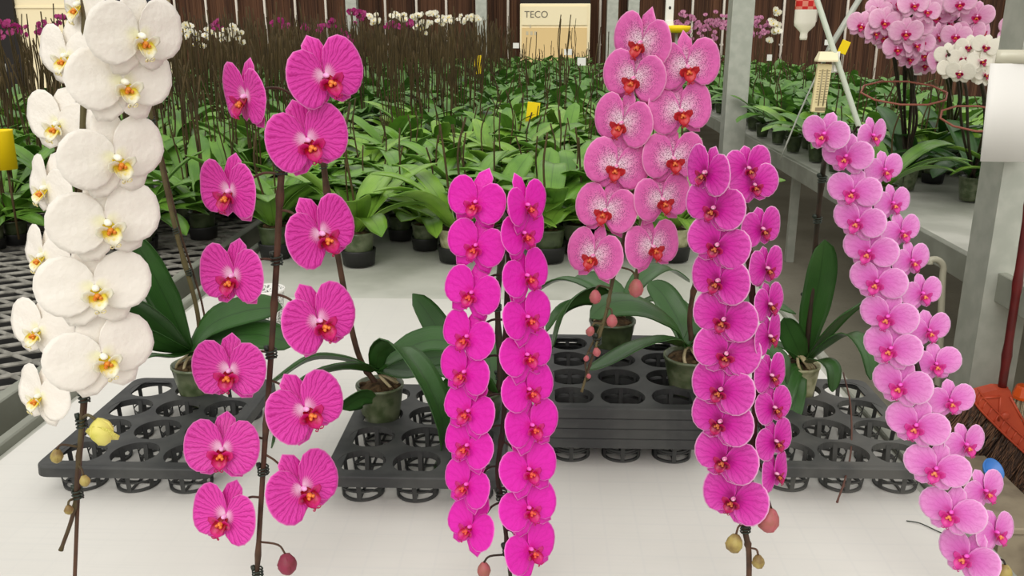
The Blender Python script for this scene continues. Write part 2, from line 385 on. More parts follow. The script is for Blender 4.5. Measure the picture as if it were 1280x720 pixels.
def flower_meshes(var, seed, lod=1):
    d = VAR[var]; rnd = random.Random(seed * 31 + sum(map(ord, var))); nr, nt = (9, 20) if lod else (4, 10)
    j = lambda a: rnd.uniform(-a, a)
    sep = MB(); sl = d['sl']; sw = d['sw']; n2 = (7, 12) if lod else (4, 8)
    for a, k in ((PI / 2 + j(.06), 1.0), (-PI / 2 - .62 + j(.08), .96), (-PI / 2 + .62 + j(.08), .96)):
        blade(sep, sl * .47 * k, sl * .53 * k, sw, a, 1.75, (0, 0.0), .0, -.02 + j(.03), .25 + j(.1), .008, *n2, seed=rnd.random(), crease=.012)
    pet = []
    for s in (-1, 1):
        b = MB(); c, rx, ry = d['p']
        ang = (.06 + j(.05)) if s > 0 else PI - (.06 + j(.05))
        blade(b, c, rx, ry * (1 + j(.03)), ang, 2.2, (s * .012, .015), .028 + .004 * s, d['cup'] + j(.04), d['ref'], .010, nr, nt, seed=rnd.random(), crease=d['cr'], egg=.05 * s)
        pet.append(b)
    L = d['lip']; lip = MB()
    # mid-lobe: arrow-shaped blade thrust forward and down
    path = [(.02, -.025), (.06, -.065), (.095, -.10), (.115, -.132), (.115, -.16), (.10, -.185)]
    hw = [.034, .056, .066, .064, .042, .010]
    vs = []; uv = []; fs = []
    for i, ((f, z), w) in enumerate(zip(path, hw)):
        for q in (-1, -.5, 0, .5, 1):
            vs.append((q * w * L, -(f + .018 * abs(q) - .0) * L, (z + .02 * abs(q)) * L)); uv.append((i / 5, (q + 1) / 2))
    nb = len(vs)
    vs += [(x, y + .012 * L, z - .006 * L) for (x, y, z) in vs]; uv += uv
    for i in range(5):
        for k in range(4):
            a = i * 5 + k; q = (a, a + 5, a + 6, a + 1); fs.append(q); fs.append(tuple(nb + m for m in q[::-1]))
        for k in (0, 4): a = i * 5 + k; fs.append((a, a + 5, nb + a + 5, nb + a))
    lip.add(vs, fs, 0, uv)
    for s in (-1, 1):                       # side lobes, upright and curling inwards
        b = MB(); blade(b, .046, .058, .05, 0.85, 1.9, (0, 0), .0, .75, -1.0, .002, 5, 8, thick=.006, seed=3)
        R = Matrix.Rotation(s * .95, 4, 'Z')
        vs2 = []
        for (x, y, z) in b.v:
            p = Vector((x * s, y, z)); p = R.inverted() @ p if False else Matrix.Rotation(s * .18, 4, 'Z') @ p
            vs2.append(Vector((s * .022 + p.x, -.045 + p.y, -.085 + p.z)) * L)
        b.v = [tuple(v) for v in vs2]
        lip.merge(b)
        if lod:                             # the two curled tendrils of the tip
            pts = [Vector((s * .008, -.10, -.182))]
            for k in range(9):
                a = k / 8 * 4.6; r = .022 * (1 - k / 13)
                pts.append(Vector((s * (.022 + r * math.sin(a) * .9), -.115 - r * (1 - math.cos(a)) * .6, -.186 + r * (1 - math.cos(a)))))
            lip.tube([p * L for p in pts], [.0055 * L * (1 - .06 * k) for k in range(len(pts))], 5)
    lip.ball(Vector((0, -.085, -.055)) * L, .026 * L, .026 * L, .022 * L, 8, 1)
    lip.ball(Vector((-.02, -.1, -.072)) * L, .016 * L, .018 * L, .016 * L, 8, 1)
    lip.ball(Vector((.02, -.1, -.072)) * L, .016 * L, .018 * L, .016 * L, 8, 1)
    col = MB()
    col.tube([(0, -.02, .0), (0, -.05, .004), (0, -.08, -.002), (0, -.096, -.014), (0, -.1, -.024)], [.026, .031, .034, .027, .008], 10)
    return (sep.mesh('flower_sepals', [M[d['m']]]), [b.mesh('petal', [M[d['m']]]) for b in pet],
            lip.mesh('lip', [M[d['l']], M[d['c']]]), col.mesh('column', [M[d['k']]]))
FM = {v: [flower_meshes(v, s) for s in range(3 if v in 'WVCSMP' else 2)] for v in VAR}
def flower(var, pos, size, yaw, pitch, roll, root, k=0):
    sep, pet, lip, col = FM[var][k % len(FM[var])]
    Mx = Matrix.Translation(pos - root.location) @ Matrix.Rotation(yaw, 4, 'Z') @ Matrix.Rotation(pitch, 4, 'X') @ Matrix.Rotation(roll, 4, 'Y') @ Matrix.Scale(size, 4)
    f = link('flower', sep, root, Mx)
    for p in pet: link('petal', p, f)
    link('lip', lip, f); link('column', col, f)
    return f
def flower_dir(yaw, pitch):                 # facing direction
    return Matrix.Rotation(yaw, 3, 'Z') @ (Matrix.Rotation(pitch, 3, 'X') @ Vector((0, -1, 0)))

# ------------------------------------------------------------------ leaves, pots, buds, clips
def leaf_mb(mb, pts, W, n=14, fold=.22, side=None, mi=0, thick=.0022, nc=6, tip=.62, roll=0.0):
    pts = smoothpath(pts, max(2, n // (len(pts) - 1))); k = len(pts)
    L = [0.0]
    for i in range(1, k): L.append(L[-1] + (pts[i] - pts[i - 1]).length)
    vs = []; uv = []; fs = []; un = []; prev = Vector(side).normalized() if side else None
    for i, p in enumerate(pts):
        u = L[i] / L[-1]
        t = (pts[min(i + 1, k - 1)] - pts[max(i - 1, 0)]).normalized()
        if prev is None:
            s = t.cross(Vector((0, 0, 1))); s = s.normalized() if s.length > .05 else Vector((1, 0, 0))
        else: s = (prev - t * prev.dot(t)).normalized()
        prev = s
        nrm = s.cross(t).normalized()
        if roll: s = Matrix.Rotation(roll * u, 3, t) @ s; nrm = s.cross(t).normalized()
        w = W * .5 * min(1, (.34 + 1.5 * u)) * (math.sqrt(max(0, 1 - ((u - tip) / (1 - tip)) ** 2.4)) if u > tip else 1)
        w = max(w, .0012)
        for j in range(nc + 1):
            q = 2 * j / nc - 1
            vs.append(p + s * (q * w * (1 - fold * .25 * abs(q))) + nrm * (fold * w * abs(q) ** 1.3)); uv.append((u, j / nc)); un.append(nrm)
    N = len(vs); w1 = nc + 1
    if thick: vs += [v - m * thick for v, m in zip(vs, un)]; uv += uv
    for i in range(k - 1):
        for j in range(nc):
            a = i * w1 + j; q = (a, a + 1, a + w1 + 1, a + w1); fs.append(q)
            if thick: fs.append(tuple(N + m for m in q[::-1]))
        if thick:
            for j in (0, nc): a = i * w1 + j; fs.append((a, a + w1, N + a + w1, N + a))
    mb.add(vs, fs, mi, uv)
def arc_leaf(base, az, el, L, droop, n=5):
    """curve that leaves base at azimuth az and elevation el, bending down"""
    p = Vector(base); pts = [p.copy()]
    for i in range(n):
        e = el - droop * ((i + .5) / n) ** 1.3
        p = p + Vector((math.cos(az) * math.cos(e), math.sin(az) * math.cos(e), math.sin(e))) * (L / n); pts.append(p.copy())
    return pts
def pot_mb(r=.047, rb=.034, h=.085):
    b = MB()
    b.lathe([(rb * .2, 0), (rb, .001), (rb + (r - rb) * .25, h * .25), (rb + (r - rb) * .7, h * .7), (r * .97, h * .93), (r, h * .94), (r, h), (r * .93, h), (r * .9, h * .9), (r * .1, h * .88)], 24)
    return b
def soil_mb(r=.042, z=.078, seed=0, roots=6):
    b = MB(); rnd = random.Random(seed)
    b.lathe([(r, z - .006), (r * .9, z + .002), (r * .5, z + .008), (r * .05, z + .012)], 16)
    for k in range(14):
        a = rnd.uniform(0, 6.3); q = r * rnd.uniform(.1, .85)
        b.ball((q * math.cos(a), q * math.sin(a), z + .004), rnd.uniform(.006, .011), rnd.uniform(.005, .008), rnd.uniform(.004, .008), 6, 0, Matrix.Rotation(a, 3, 'Z'))
    return b
def roots_mb(r=.04, z=.085, seed=0, n=6):
    b = MB(); rnd = random.Random(seed)
    for k in range(n):
        a = rnd.uniform(0, 6.3)
        pts = [(0, 0, z + .02), (r * .4 * math.cos(a), r * .4 * math.sin(a), z + .018), (r * .85 * math.cos(a + .3), r * .85 * math.sin(a + .3), z + .004), (r * .95 * math.cos(a + .6), r * .95 * math.sin(a + .6), z - .012)]
        b.tube(smoothpath(pts, 4), .0032, 6)
    return b
def clip_mb(p, t, r=.006):
    b = MB(); t = Vector(t).normalized(); a = t.orthogonal().normalized(); c = t.cross(a)
    pts = []
    for k in range(31):
        q = k / 30 * 3.4 * 2 * PI; pts.append(Vector(p) + t * ((k / 30 - .5) * .014) + (a * math.cos(q) + c * math.sin(q)) * r)
    b.tube(pts, .0012, 5)
    e = pts[-1]; b.tube([e, e + a * .004], [.0042, .0042], 8)
    e = pts[0]; b.tube([e, e - a * .005 + t * .004], [.0012, .0012], 5)
    return b
def bud_mb(p, size, dirv=(0, 0, -1)):
    b = MB(); d = Vector(dirv).normalized(); q = Vector((0, 0, 1)).rotation_difference(d).to_matrix().to_4x4()
    vs = MB(); vs.lathe([(.05, -.62), (.25, -.5), (.44, -.2), (.5, .08), (.4, .36), (.2, .55), (.04, .64)], 12)
    for s in (0, 2.1, 4.2):                 # sepal seams as low ridges
        vs.tube([(math.cos(s) * .24, math.sin(s) * .24, -.5), (math.cos(s) * .5, math.sin(s) * .5, .05), (math.cos(s) * .38, math.sin(s) * .38, .38), (math.cos(s) * .06, math.sin(s) * .06, .62)], [.03, .05, .05, .03], 5)
    b.merge(vs, Matrix.Translation(p) @ q @ Matrix.Scale(size, 4)); return b

# ------------------------------------------------------------------ setting
b = MB(); b.box(-18, 18, -1.5, 16.6, -.1, 0); struct('floor', b, M['concrete'])
b = MB()
x = -18.0
while x < 18:                                # slatted brown screen
    b.box(x, x + .115, 16.0, 16.04 + .02 * random.random(), 0, 4.2); x += .12
b.box(-18, 18, 16.07, 16.15, 0, 4.2); struct('wall_back', b, M['slat'])
cb = MB(); l = P(24, 20, 15.9).x; r = P(212, 20, 15.9).x
cb.box(l, r, 15.82, 16.0, 0, 3.2, 0); cb.box(l, r, 15.80, 15.82, P(0, 9, 15.9).z - .02, P(0, 9, 15.9).z + .01, 0)
struct('wall_alcove', cb, M['cream'])
cb = MB(); cb.box(P(-60, 20, 15.9).x, l, 15.75, 16.0, 0, 3.2); struct('wall_corner', cb, M['darkpanel'])
w_ = MB(); x0 = P(125, 0, 15.78).x; x1 = P(196, 0, 15.78).x; z0 = P(0, 5, 15.78).z
w_.box(x0, x1, 15.79, 15.82, z0, z0 + .8, 0)
for k in range(3): xx = x0 + (x1 - x0) * k / 2; w_.box(xx - .02, xx + .02, 15.77, 15.80, z0, z0 + .8, 1)
w_.box(x0, x1, 15.77, 15.80, z0 - .03, z0 + .01, 1)
gl = plain('dark_window_glass', (26, 32, 40), 0.08, 0, 0.6)
struct('window_1', w_, [gl, M['pipe']])

grp = 'thin pale pipes on the brown screen'
pp = None
for px in (220, 259, 297, 332, 370, 408, 445, 482, 521, 558, 596, 635, 750, 865, 904, 979, 1058, 1100, 1256):
    x = P(px, 30, 15.9).x
    if pp is None:
        t_ = MB(); t_.tube([(0, 0, 0), (0, 0, 4.0)], .022, 8)
        for z in (1.2, 2.4): t_.box(-.03, .03, .0, .07, z, z + .03)
        pp = t_.build('vertical_pipe', M['pipe']); o = pp
    else: o = pp.copy(); C.objects.link(o)
    o.location = (x, 15.92, 0); tag(o, 'thin pale pipe rising in front of the brown slatted back wall', 'pipe', grp)
pp = None
for px in (441, 602, 765, 791):
    if pp is None:
        t_ = MB(); t_.box(-.09, .09, -.09, .09, 0, 4.1, bev=.008); t_.box(-.13, .13, -.13, .13, 0, .02)
        pp = t_.build('steel_column', M['steel'], None, False); o = pp
    else: o = pp.copy(); C.objects.link(o)
    o.location = (P(px, 30, 15.3).x, 15.3, 0); tag(o, 'grey steel column standing before the brown back wall', 'post', 'grey steel columns by the back wall')

# cream cabinet at the far end
x0, x1 = P(650, 20, 15.2).x, P(738, 20, 15.2).x; zt = P(0, 5, 15.2).z; zm = P(0, 33, 15.2).z
r_ = thing('cabinet', 'tall cream and buff equipment cabinet against the brown back wall', 'cabinet', ((x0 + x1) / 2, 15.5, 0))
w = (x1 - x0) / 2
b = MB(); b.box(-w, w, -.28, .28, 0, zt, bev=.01); b.build('body', M['cream'], r_, False)
b = MB(); b.box(-w + .03, w - .05, -.30, -.28, .1, zm - .02); b.build('lower_door', M['buff'], r_, False)
b = MB(); b.box(-w + .03, w - .05, -.30, -.28, zm + .02, zt - .04); b.build('upper_door', M['cream'], r_, False)
b = MB(); b.box(-w, w, -.2, .28, zt, zt + .25); b.build('top_vent', M['darkpanel'], r_, False)
tx = bpy.data.curves.new('lettering', 'FONT'); tx.body = 'TECO'; tx.size = .15; tx.extrude = .002
tmp = bpy.data.objects.new('lettering', tx); C.objects.link(tmp); bpy.context.view_layer.update(); tme = bpy.data.meshes.new_from_object(tmp.evaluated_get(bpy.context.evaluated_depsgraph_get())); bpy.data.objects.remove(tmp); to = bpy.data.objects.new('lettering', tme); C.objects.link(to); to.parent = r_; to.location = (-w + .07, -.303, zt - .22); to.rotation_euler = (PI / 2, 0, 0)
tme.materials.clear(); tme.materials.append(plain('grey_print', (110, 104, 90)))
b = MB()
for k in range(3): b.box(-w + .1 + k * .07, -w + .14 + k * .07, -.302, -.3, zt - .5, zt - .44)
b.box(-w + .16, -w + .18, -.302, -.3, zt - .39, zt - .33); b.build('label_print', plain('faint_print', (196, 184, 156)), r_, False)

# ------------------------------------------------------------------ benches
XL, XR = -1.0, .655                           # white board
bench = thing('display_bench', 'long grey bench carrying the white board and the rows of leafy plants', 'bench', ((XL + XR) / 2, 7, 0))
b = MB(); b.box(XL - .825 + .825 - (XL + XR) / 2 - .02, XR - (XL + XR) / 2 + .02, -6.6, 8.2, TZ - .03, TZ - .006, bev=.003); b.build('bench_top', M['bench'], bench, False)
for s in (-1, 1):
    b = MB(); xx = s * ((XR - XL) / 2 + .03)
    b.box(xx - .012, xx + .012, -6.6, 8.2, TZ - .07, TZ + (.014 if s < 0 else .004), bev=.003); b.build('edge_rail', M['rail'], bench, False)
lg = MB(); lg.box(-.025, .025, -.025, .025, 0, TZ - .03, bev=.003); lgm = lg.mesh('bench_leg', [M['steel']], False)
for yy in (-6, -3.4, -.8, 1.8, 4.4, 7):
    for xx in (-.7, .7): o = link('leg', lgm, bench); o.location = (xx, yy, 0)
b = MB(); yb = G(500, 373).y
b.box(XL + .0, XR, .45, yb, TZ - .006, TZ, bev=.001)
tag(b.build('white_sheet', M['white_board'], None, False), 'white plastic sheet lying flat on the bench under the trays', 'sheet')

RX0, RX1 = 1.48, 3.3
rb = thing('growing_bench', 'grey framed bench across the aisle with rows of leafy plants', 'bench', ((RX0 + RX1) / 2, 8, 0)); w = (RX1 - RX0) / 2
b = MB(); b.box(-w, w, -6.3, 7.2, TZ - .03, TZ - .004); b.build('bench_top', M['bench'], rb, False)
for s in (-1, 1):
    b = MB(); b.box(s * w - .015, s * w + .015, -6.3, 7.2, TZ - .085, TZ + .012, bev=.003); b.build('edge_rail', M['rail'], rb, False)
for yy in (-5.8, -4.0, -2.2, -.2, 2, 4.2, 6.6):
    for xx in (-w + .18, w - .18): o = link('leg', lgm, rb); o.location = (xx, yy, 0)

LX1, LX0 = -1.16, -4.3
lb = thing('mesh_bench', 'expanded metal mesh bench with grey rail beside the white board', 'bench', ((LX0 + LX1) / 2, 7, 0)); w = (LX1 - LX0) / 2
b = MB(); b.box(w - .02, w + .012, -6.5, 8, TZ - .09, TZ + .006, bev=.003); b.build('edge_rail', M['rail'], lb, False)
b = MB(); b.box(-w - .012, -w + .02, -6.5, 8, TZ - .09, TZ + .006, bev=.003); b.build('edge_rail', M['rail'], lb, False)
b = MB(); pitch = .062; y = -6.45; k = 0     # diamonds: zig-zag strands
while y < -1.6:
    x = -w; pts = []
    n = int(2 * w / .075)
    vs = []; fs = []
    for i in range(n + 1):
        xx = -w + 2 * w * i / n; yy = y + (pitch * .36 if (i + k) % 2 else -pitch * .36)
        vs += [(xx, yy - .0035, TZ - .012), (xx, yy + .003, TZ - .006)]
    for i in range(n): fs.append((2 * i, 2 * i + 2, 2 * i + 3, 2 * i + 1))
    m0 = len(vs); vs += [(vx, vy + .001, vz - .003) for vx, vy, vz in vs]; fs += [tuple(m0 + q for q in f[::-1]) for f in fs]
    b.add(vs, fs); y += pitch * .5 * 1.44; k += 1
b.build('mesh_panel', M['mesh'], lb, False)
b = MB(); b.box(-w, w, -1.6, 8, TZ - .02, TZ - .004); b.build('rear_panel', M['black'], lb, False)
for yy in (-5.2, -3.6, -2, -.4, 1.2, 3, 5, 7):
    b = MB(); b.box(-w, w, yy - .02, yy + .02, TZ - .07, TZ - .025); b.build('cross_bar', M['rail'], lb, False)
    for xx in (-w + .15, w - .15): o = link('leg', lgm, lb); o.location = (xx, yy, 0)
b = MB(); b.box(LX0 + .1, LX1 - .05, .6, 9, 0.0, .012)  # thin near-black layer that makes the floor below the mesh dark
tag(b.build('dark_floor_sheet', plain('near_black_floor', (30, 29, 28), 0.9, c2=(44, 42, 40), scale=20), None, False), 'near-black sheet on the floor under the mesh bench', 'ground cloth')

# ------------------------------------------------------------------ trays
TP, TH, TR = .094, .058, .041                 # pitch, height, hole radius
def tray_meshes(mat, nx=3, ny=4, web=1.0):
    deck = MB(); n = 32; R = TR * web; z1, z0 = TH, TH - .003
    for ix in range(nx):
        for iy in range(ny):
            cx = (ix - (nx - 1) / 2) * TP; cy = (iy - (ny - 1) / 2) * TP; h = TP / 2
            ci, sq = [], []
            for k in range(n):
                a = 2 * PI * k / n; c, s = math.cos(a), math.sin(a); m = max(abs(c), abs(s))
                ci.append((cx + R * c, cy + R * s)); sq.append((cx + h * c / m, cy + h * s / m))
            vs = [(x, y, z1) for x, y in ci] + [(x, y, z1) for x, y in sq] + [(x, y, z0) for x, y in ci] + [(x, y, z0) for x, y in sq] + [(cx + (x - cx) * .985, cy + (y - cy) * .985, z1 - .012) for x, y in ci]
            fs = []
            for k in range(n):
                j = (k + 1) % n
                fs += [(k, j, n + j, n + k)[::-1], (2 * n + k, 2 * n + j, 3 * n + j, 3 * n + k), (k, j, 4 * n + j, 4 * n + k)]
            deck.add(vs, fs)
    # rounded outer margin and skirt
    W, H = nx * TP / 2, ny * TP / 2; mg = .008; rc = .022
    def rr(W, H, r, n=6):
        o = []
        for (sx, sy, a0) in ((1, 1, 0), (-1, 1, PI / 2), (-1, -1, PI), (1, -1, 1.5 * PI)):
            for k in range(n + 1):
                a = a0 + PI / 2 * k / n; o.append((sx * (W - r) + r * math.cos(a), sy * (H - r) + r * math.sin(a)))
        return o
    loops = [(rr(W - .016, H - .016, .012), z1), (rr(W + mg, H + mg, rc), z1), (rr(W + mg + .002, H + mg + .002, rc + .002), z1 - .002), (rr(W + mg + .003, H + mg + .003, rc + .003), z1 - .018), (rr(W + mg - .001, H + mg - .001, rc), z1 - .018), (rr(W + mg - .003, H + mg - .003, rc), z1 - .004), (rr(W - .016, H - .016, .012), z0 - .001)]
    vs = []; fs = []
    for lp, z in loops: vs += [(x, y, z - (.0006 if lp is loops[0][0] else 0)) for x, y in lp]
    n = len(loops[0][0])
    for i in range(len(loops) - 1):
        for k in range(n): j = (k + 1) % n; fs.append((i * n + k, i * n + j, (i + 1) * n + j, (i + 1) * n + k)[::-1])
    deck.add(vs, fs)
    cup = MB(); rt_, rb_ = TR * web - .0005, TR * .86
    cup.lathe([(rb_ - .004, 0), (rb_ + .001, 0), (rb_ + .001, .004), (rb_ - .004, .004)], 28, close=True)
    cup.lathe([(rb_ - .0005 + .0016, .017), (rb_ + .0026, .017), (rb_ + .0026, .0195), (rb_ - .0005 + .0016, .0195)], 28, close=True)
    for k in range(6):
        a = PI / 6 + k * PI / 3; w = .10
        vs = []
        for (r, z) in ((rb_ - .001, .0), (rb_ + .001, 0), (rt_ + .001, TH - .004), (rt_ - .001, TH - .004)):
            for q in (-w, w): vs.append((r * math.cos(a + q), r * math.sin(a + q), z))
        cup.add(vs, [(0, 1, 7, 6), (2, 4, 5, 3), (0, 2, 3, 1), (0, 6, 4, 2), (1, 3, 5, 7)])
    for a in (0, PI / 2):
        cup.box(-rb_, rb_, -.002, .002, .0005, .0035, M=Matrix.Rotation(a, 4, 'Z'))
    return deck.mesh('deck', [mat], False), cup.mesh('cup', [mat], False)
TM = tray_meshes(M['tray']); TM2 = tray_meshes(M['traylight'], web=1.06)
def tray(x, y, z, label, tm=TM, group=None, rot=0):
    r_ = thing('nursery_tray', label, 'plant tray', (x, y, z), group); r_.rotation_euler.z = rot
    link('deck', tm[0], r_)
    for ix in range(3):
        for iy in range(4): o = link('cup', tm[1], r_); o.location = ((ix - 1) * TP, (iy - 1.5) * TP, 0)
    return r_
def tray_at(px, py):                          # front rim midpoint in the picture -> centre
    g = G(px, py, TZ + TH); return g.x, g.y + 2 * TP + .01
tx1, ty1 = tray_at(150, 586); tray(tx1, ty1, TZ + .0005, 'black plastic pot tray under the white orchid')
tx2, ty2 = tray_at(515, 598); tray(tx2, ty2, TZ + .0005, 'black plastic pot tray under the veined magenta orchid')
g = G(782, 511, TZ + TH + .06); tx3, ty3 = g.x, g.y + 2 * TP + .01
words = ['bottom tray of the stack of four black pot trays', 'second tray up in the stack of four black pot trays', 'third tray up in the stack of four black pot trays', 'topmost tray of the stack of four black pot trays']
for k in range(4): tray(tx3, ty3, TZ + .0005 + .0195 * k, words[k])
SZ = TZ + .0585 + TH                          # stack top
tx4, ty4 = tray_at(1068, 586); tray(tx4, ty4, TZ + .0005, 'open worn black pot tray under the pale pink orchid', TM2)

def hole(tx, ty, ix, iy, z): return Vector((tx + (ix - 1) * TP, ty + (iy - 1.5) * TP, z))

# ------------------------------------------------------------------ foreground cascading orchids
def orchid(name_label, base, potmat, soilseed, potr=.047, roots=6):
    r_ = thing('cascading_orchid', name_label, 'orchid', base)
    pot_mb(potr, min(.033, potr * .72)).build('pot', potmat, r_)
    soil_mb(potr * .9, .078, soilseed).build('potting_bark', M['bark'], r_)
    roots_mb(potr * .85, .082, soilseed, roots).build('root', M['root'], r_)
    return r_
def L(root, p): return Vector(p) - root.location
def add_leaf(root, pts, W, **kw):
    b = MB(); leaf_mb(b, [L(root, p) for p in pts], W, n=18, **kw); return b.build('leaf', M['leaf'], root)
def add_spike(root, pts, r0, r1, mat, name='flower_spike', extra=()):
    sp = smoothpath([L(root, p) for p in pts], 8); n = len(sp); b = MB()
    rs = [r0 + (r1 - r0) * i / (n - 1) for i in range(n)]
    for i in range(4, n, 9): rs[i] *= 1.35   # nodes
    b.tube(sp, rs, 8); return b, sp
def nearest(sp, p):
    return min(sp, key=lambda q: (q - p).length)
def column_of(root, var, sp, rows, side, Sfun, Yfun, pitch0, roll, spb, seed=0):
    """rows: (x0, x1, lip_y[, yaw override deg])"""
    for i, row in enumerate(rows):
        x0, x1, ly = row[:3]; S = Sfun(i / max(1, len(rows) - 1)); w = x1 - x0
        yaw = side * math.acos(max(.3, min(1, w / S)))
        cy = ly - .085 * S; cx = (x0 + x1) / 2
        Y = Yfun(ly); p = P(cx, cy, Y); d = depth(p); size = S * d / F
        yaw += math.atan2(-p.x, Y); view = -math.atan2(CAM.z - p.z, Y)   # line of sight falls by this much
        pit = pitch0 + .55 * view + random.uniform(-.05, .05)
        rl = roll + random.uniform(-.07, .07)
        # rows hang one in front of the other: alternate a little in depth
        flower(var, p, size, yaw, pit, rl, root, i + seed)
        back = -flower_dir(yaw, pit)
        lp = L(root, p); tgt = lp + Vector((0, 0.02, .02))
        q = min(sp, key=lambda s: (s - tgt).length)
        a = lp + back * size * .02; m = lp + back * size * .28 + Vector((0, 0, .006))
        spb.tube(smoothpath([a, m, (m + q) / 2 + Vector((0, 0, .006)), q], 4), [.0016] * 13, 6)
def add_clips(root, pts, r=.0055):
    for (p, t) in pts: clip_mb(L(root, p), t, r).build('clip', M['clip'], root)
def add_buds(root, sp, spb, lst, mat, label=None):
    for (px, py, Y, s, dv) in lst:
        p = L(root, P(px, py, Y)); size = s * Y * 1.05 / F
        o = bud_mb(p, size, dv).build('bud', mat, root)
        q = nearest(sp, p + Vector((0, 0, size * 1.0)))
        top = p - Vector(dv).normalized() * size * .6
        spb.tube(smoothpath([top, top + Vector((0, 0, size * .35)) + (q - top) * .25, q], 4), .0014, 6)

# --- white
Yw = .86
base = hole(tx1, ty1, 2, 3, TZ + .03); base.x = G(236, 505, TZ + .05).x
W = orchid('tall cascading white orchid with yellow centres in two rows of large blooms', base, M['pot'], 1, .05, 8)
c = base + Vector((0, 0, .10)); yb_ = base.y
sb, spA = add_spike(W, [base + Vector((.005, 0, .07)), P(247, 392, yb_), P(219, 285, yb_ - .02), P(190, 150, yb_ - .05), P(165, 20, yb_ - .2), P(135, -60, 1.2), P(118, -75, .98), P(108, -30, .9), P(105, 120, .89), P(100, 300, .89), P(107, 420, .885), P(104, 500, .875), P(97, 590, .87), P(92, 640, .87), P(76, 688, .86)], .0048, .0022, M['stakegreen'])
W_right = [(118, 227, 55), (93, 212, 113), (83, 203, 207), (68, 197, 288), (53, 184, 370), (64, 190, 455)]
W_left = [(80, 126, 14), (52, 120, 78), (36, 114, 163), (38, 84, 243), (34, 80, 327), (16, 85, 420), (26, 80, 502)]
column_of(W, 'W', spA, W_right, 1, lambda t: 130 + 2 * math.sin(t * 3), lambda y: Yw - .012, .10, -.10, sb)
column_of(W, 'W', spA, W_left, -1, lambda t: 106 - 10 * t, lambda y: Yw + .035, .05, .22, sb, 1)
add_buds(W, spA, sb, [(71, 570, .86, 17, (-.15, 0, -1)), (106, 601, .86, 14, (.1, 0, -1)), (86, 637, .86, 12, (0, 0, -1))], M['budgreen'])
# half-open yellow bud
op = L(W, P(127, 540, .86)); o = bud_mb(op, .026, (-.1, 0, 1)).build('opening_bud', M['budyellow'], W); o['label'] = 'half open yellow bud'
bb = MB()
for a in (-.9, .2, 1.1): blade(bb, .3, .34, .24, -PI / 2 + a * .35, 1.6, (0, 0), .05 + .05 * abs(a), .3, .9, .01, 5, 8, seed=a)
o2 = bb.build('sepal', M['budyellow'], o); o2.matrix_local = Matrix.Translation(op + Vector((0, -.004, .012))) @ Matrix.Scale(.05, 4) @ Matrix.Rotation(.4, 4, 'X')
sb.tube(smoothpath([op + Vector((-.002, 0, .012)), op + Vector((-.012, 0, .02)), nearest(spA, op + Vector((-.02, 0, .012)))], 4), .0018, 6)
sb.build('flower_spike', M['stakegreen'], W)
b = MB(); b.tube(smoothpath([L(W, p) for p in (base + Vector((.012, 0, .05)), P(255, 392, yb_ + .01), P(224, 285, yb_), P(193, 150, yb_ - .03), P(168, 20, yb_ - .18), P(138, -66, 1.2), P(120, -82, .97), P(112, -30, .905), P(108, 200, .9), P(108, 420, .89), P(107, 500, .88), P(99, 590, .875), P(92, 760, .87))], 6), .0022, 8)
o = b.build('support_wire', M['stake'], W)
add_clips(W, [(P(190, 150, yb_ - .05), (.2, 0, -1)), (P(220, 288, yb_ - .02), (.2, 0, -1)), (P(236, 340, yb_ - .01), (.2, 0, -1)), (P(105, 496, .877), (0, 0, 1)), (P(102, 528, .875), (0, 0, 1)), (P(97, 617, .872), (0, 0, 1))])
c = P(236, 440, yb_)
add_leaf(W, [c, P(215, 390, yb_ - .01), P(185, 330, yb_ - .03), P(160, 288, yb_ - .06)], .072, side=(1, 0, .35))
add_leaf(W, [c, P(200, 405, yb_ - .05), P(165, 380, yb_ - .09), P(135, 372, yb_ - .13)], .060, side=(.5, -.3, .6))
add_leaf(W, [c, P(205, 430, yb_ - .06), P(175, 417, yb_ - .10), P(140, 420, yb_ - .14)], .05, side=(.2, -.6, .6))
add_leaf(W, [c, P(215, 446, yb_ - .05), P(190, 445, yb_ - .08), P(165, 455, yb_ - .11)], .04)
add_leaf(W, [c, P(265, 405, yb_ - .02), P(310, 388, yb_ - .03), P(352, 384, yb_ - .05)], .066, side=(.15, -.55, -.8))
add_leaf(W, [c, P(270, 425, yb_ - .01), P(318, 418, yb_ - .04), P(370, 430, yb_ - .08)], .066, side=(.1, -.7, -.6))
add_leaf(W, [c, P(262, 436, yb_ - .05), P(290, 436, yb_ - .10), P(318, 455, yb_ - .15)], .05)

# --- veined magenta
Yv = 1.0
base = G(477, 530, TZ + .03); 
V = orchid('cascading orchid with big dark-veined magenta blooms in two rows', base, M['pot'], 2, .046, 5); yb_ = base.y
sb, spA = add_spike(V, [base + Vector((-.005, 0, .08)), P(447, 440, yb_), P(426, 340, yb_ - .02), P(405, 210, yb_ - .08), P(406, 130, yb_ - .2), P(402, 92, 1.25), P(390, 92, 1.1), P(368, 140, 1.03), P(353, 205, 1.02), P(346, 325, 1.02), P(339, 440, 1.02), P(329, 585, 1.01), P(321, 720, 1.0), P(319, 760, 1.0)], .0058, .0032, M['stake'])
V_left = [(286, 334, 128), (256, 323, 246), (255, 331, 352), (245, 331, 470), (234, 323, 568), (247, 320, 652)]
V_right = [(359, 450, 103), (334, 433, 183), (357, 441, 300), (353, 440, 409), (334, 427, 519), (333, 421, 618)]
column_of(V, 'V', spA, V_left, -1, lambda t: 94 - 3 * t, lambda y: Yv, .04, .10, sb)
column_of(V, 'V', spA, V_right, 1, lambda t: 102 - 3 * t, lambda y: Yv - .01, .04, -.28, sb, 1)
add_buds(V, spA, sb, [(359, 705, .99, 27, (.1, 0, -1))], M['buddark'])
sb.build('flower_spike', M['stake'], V)
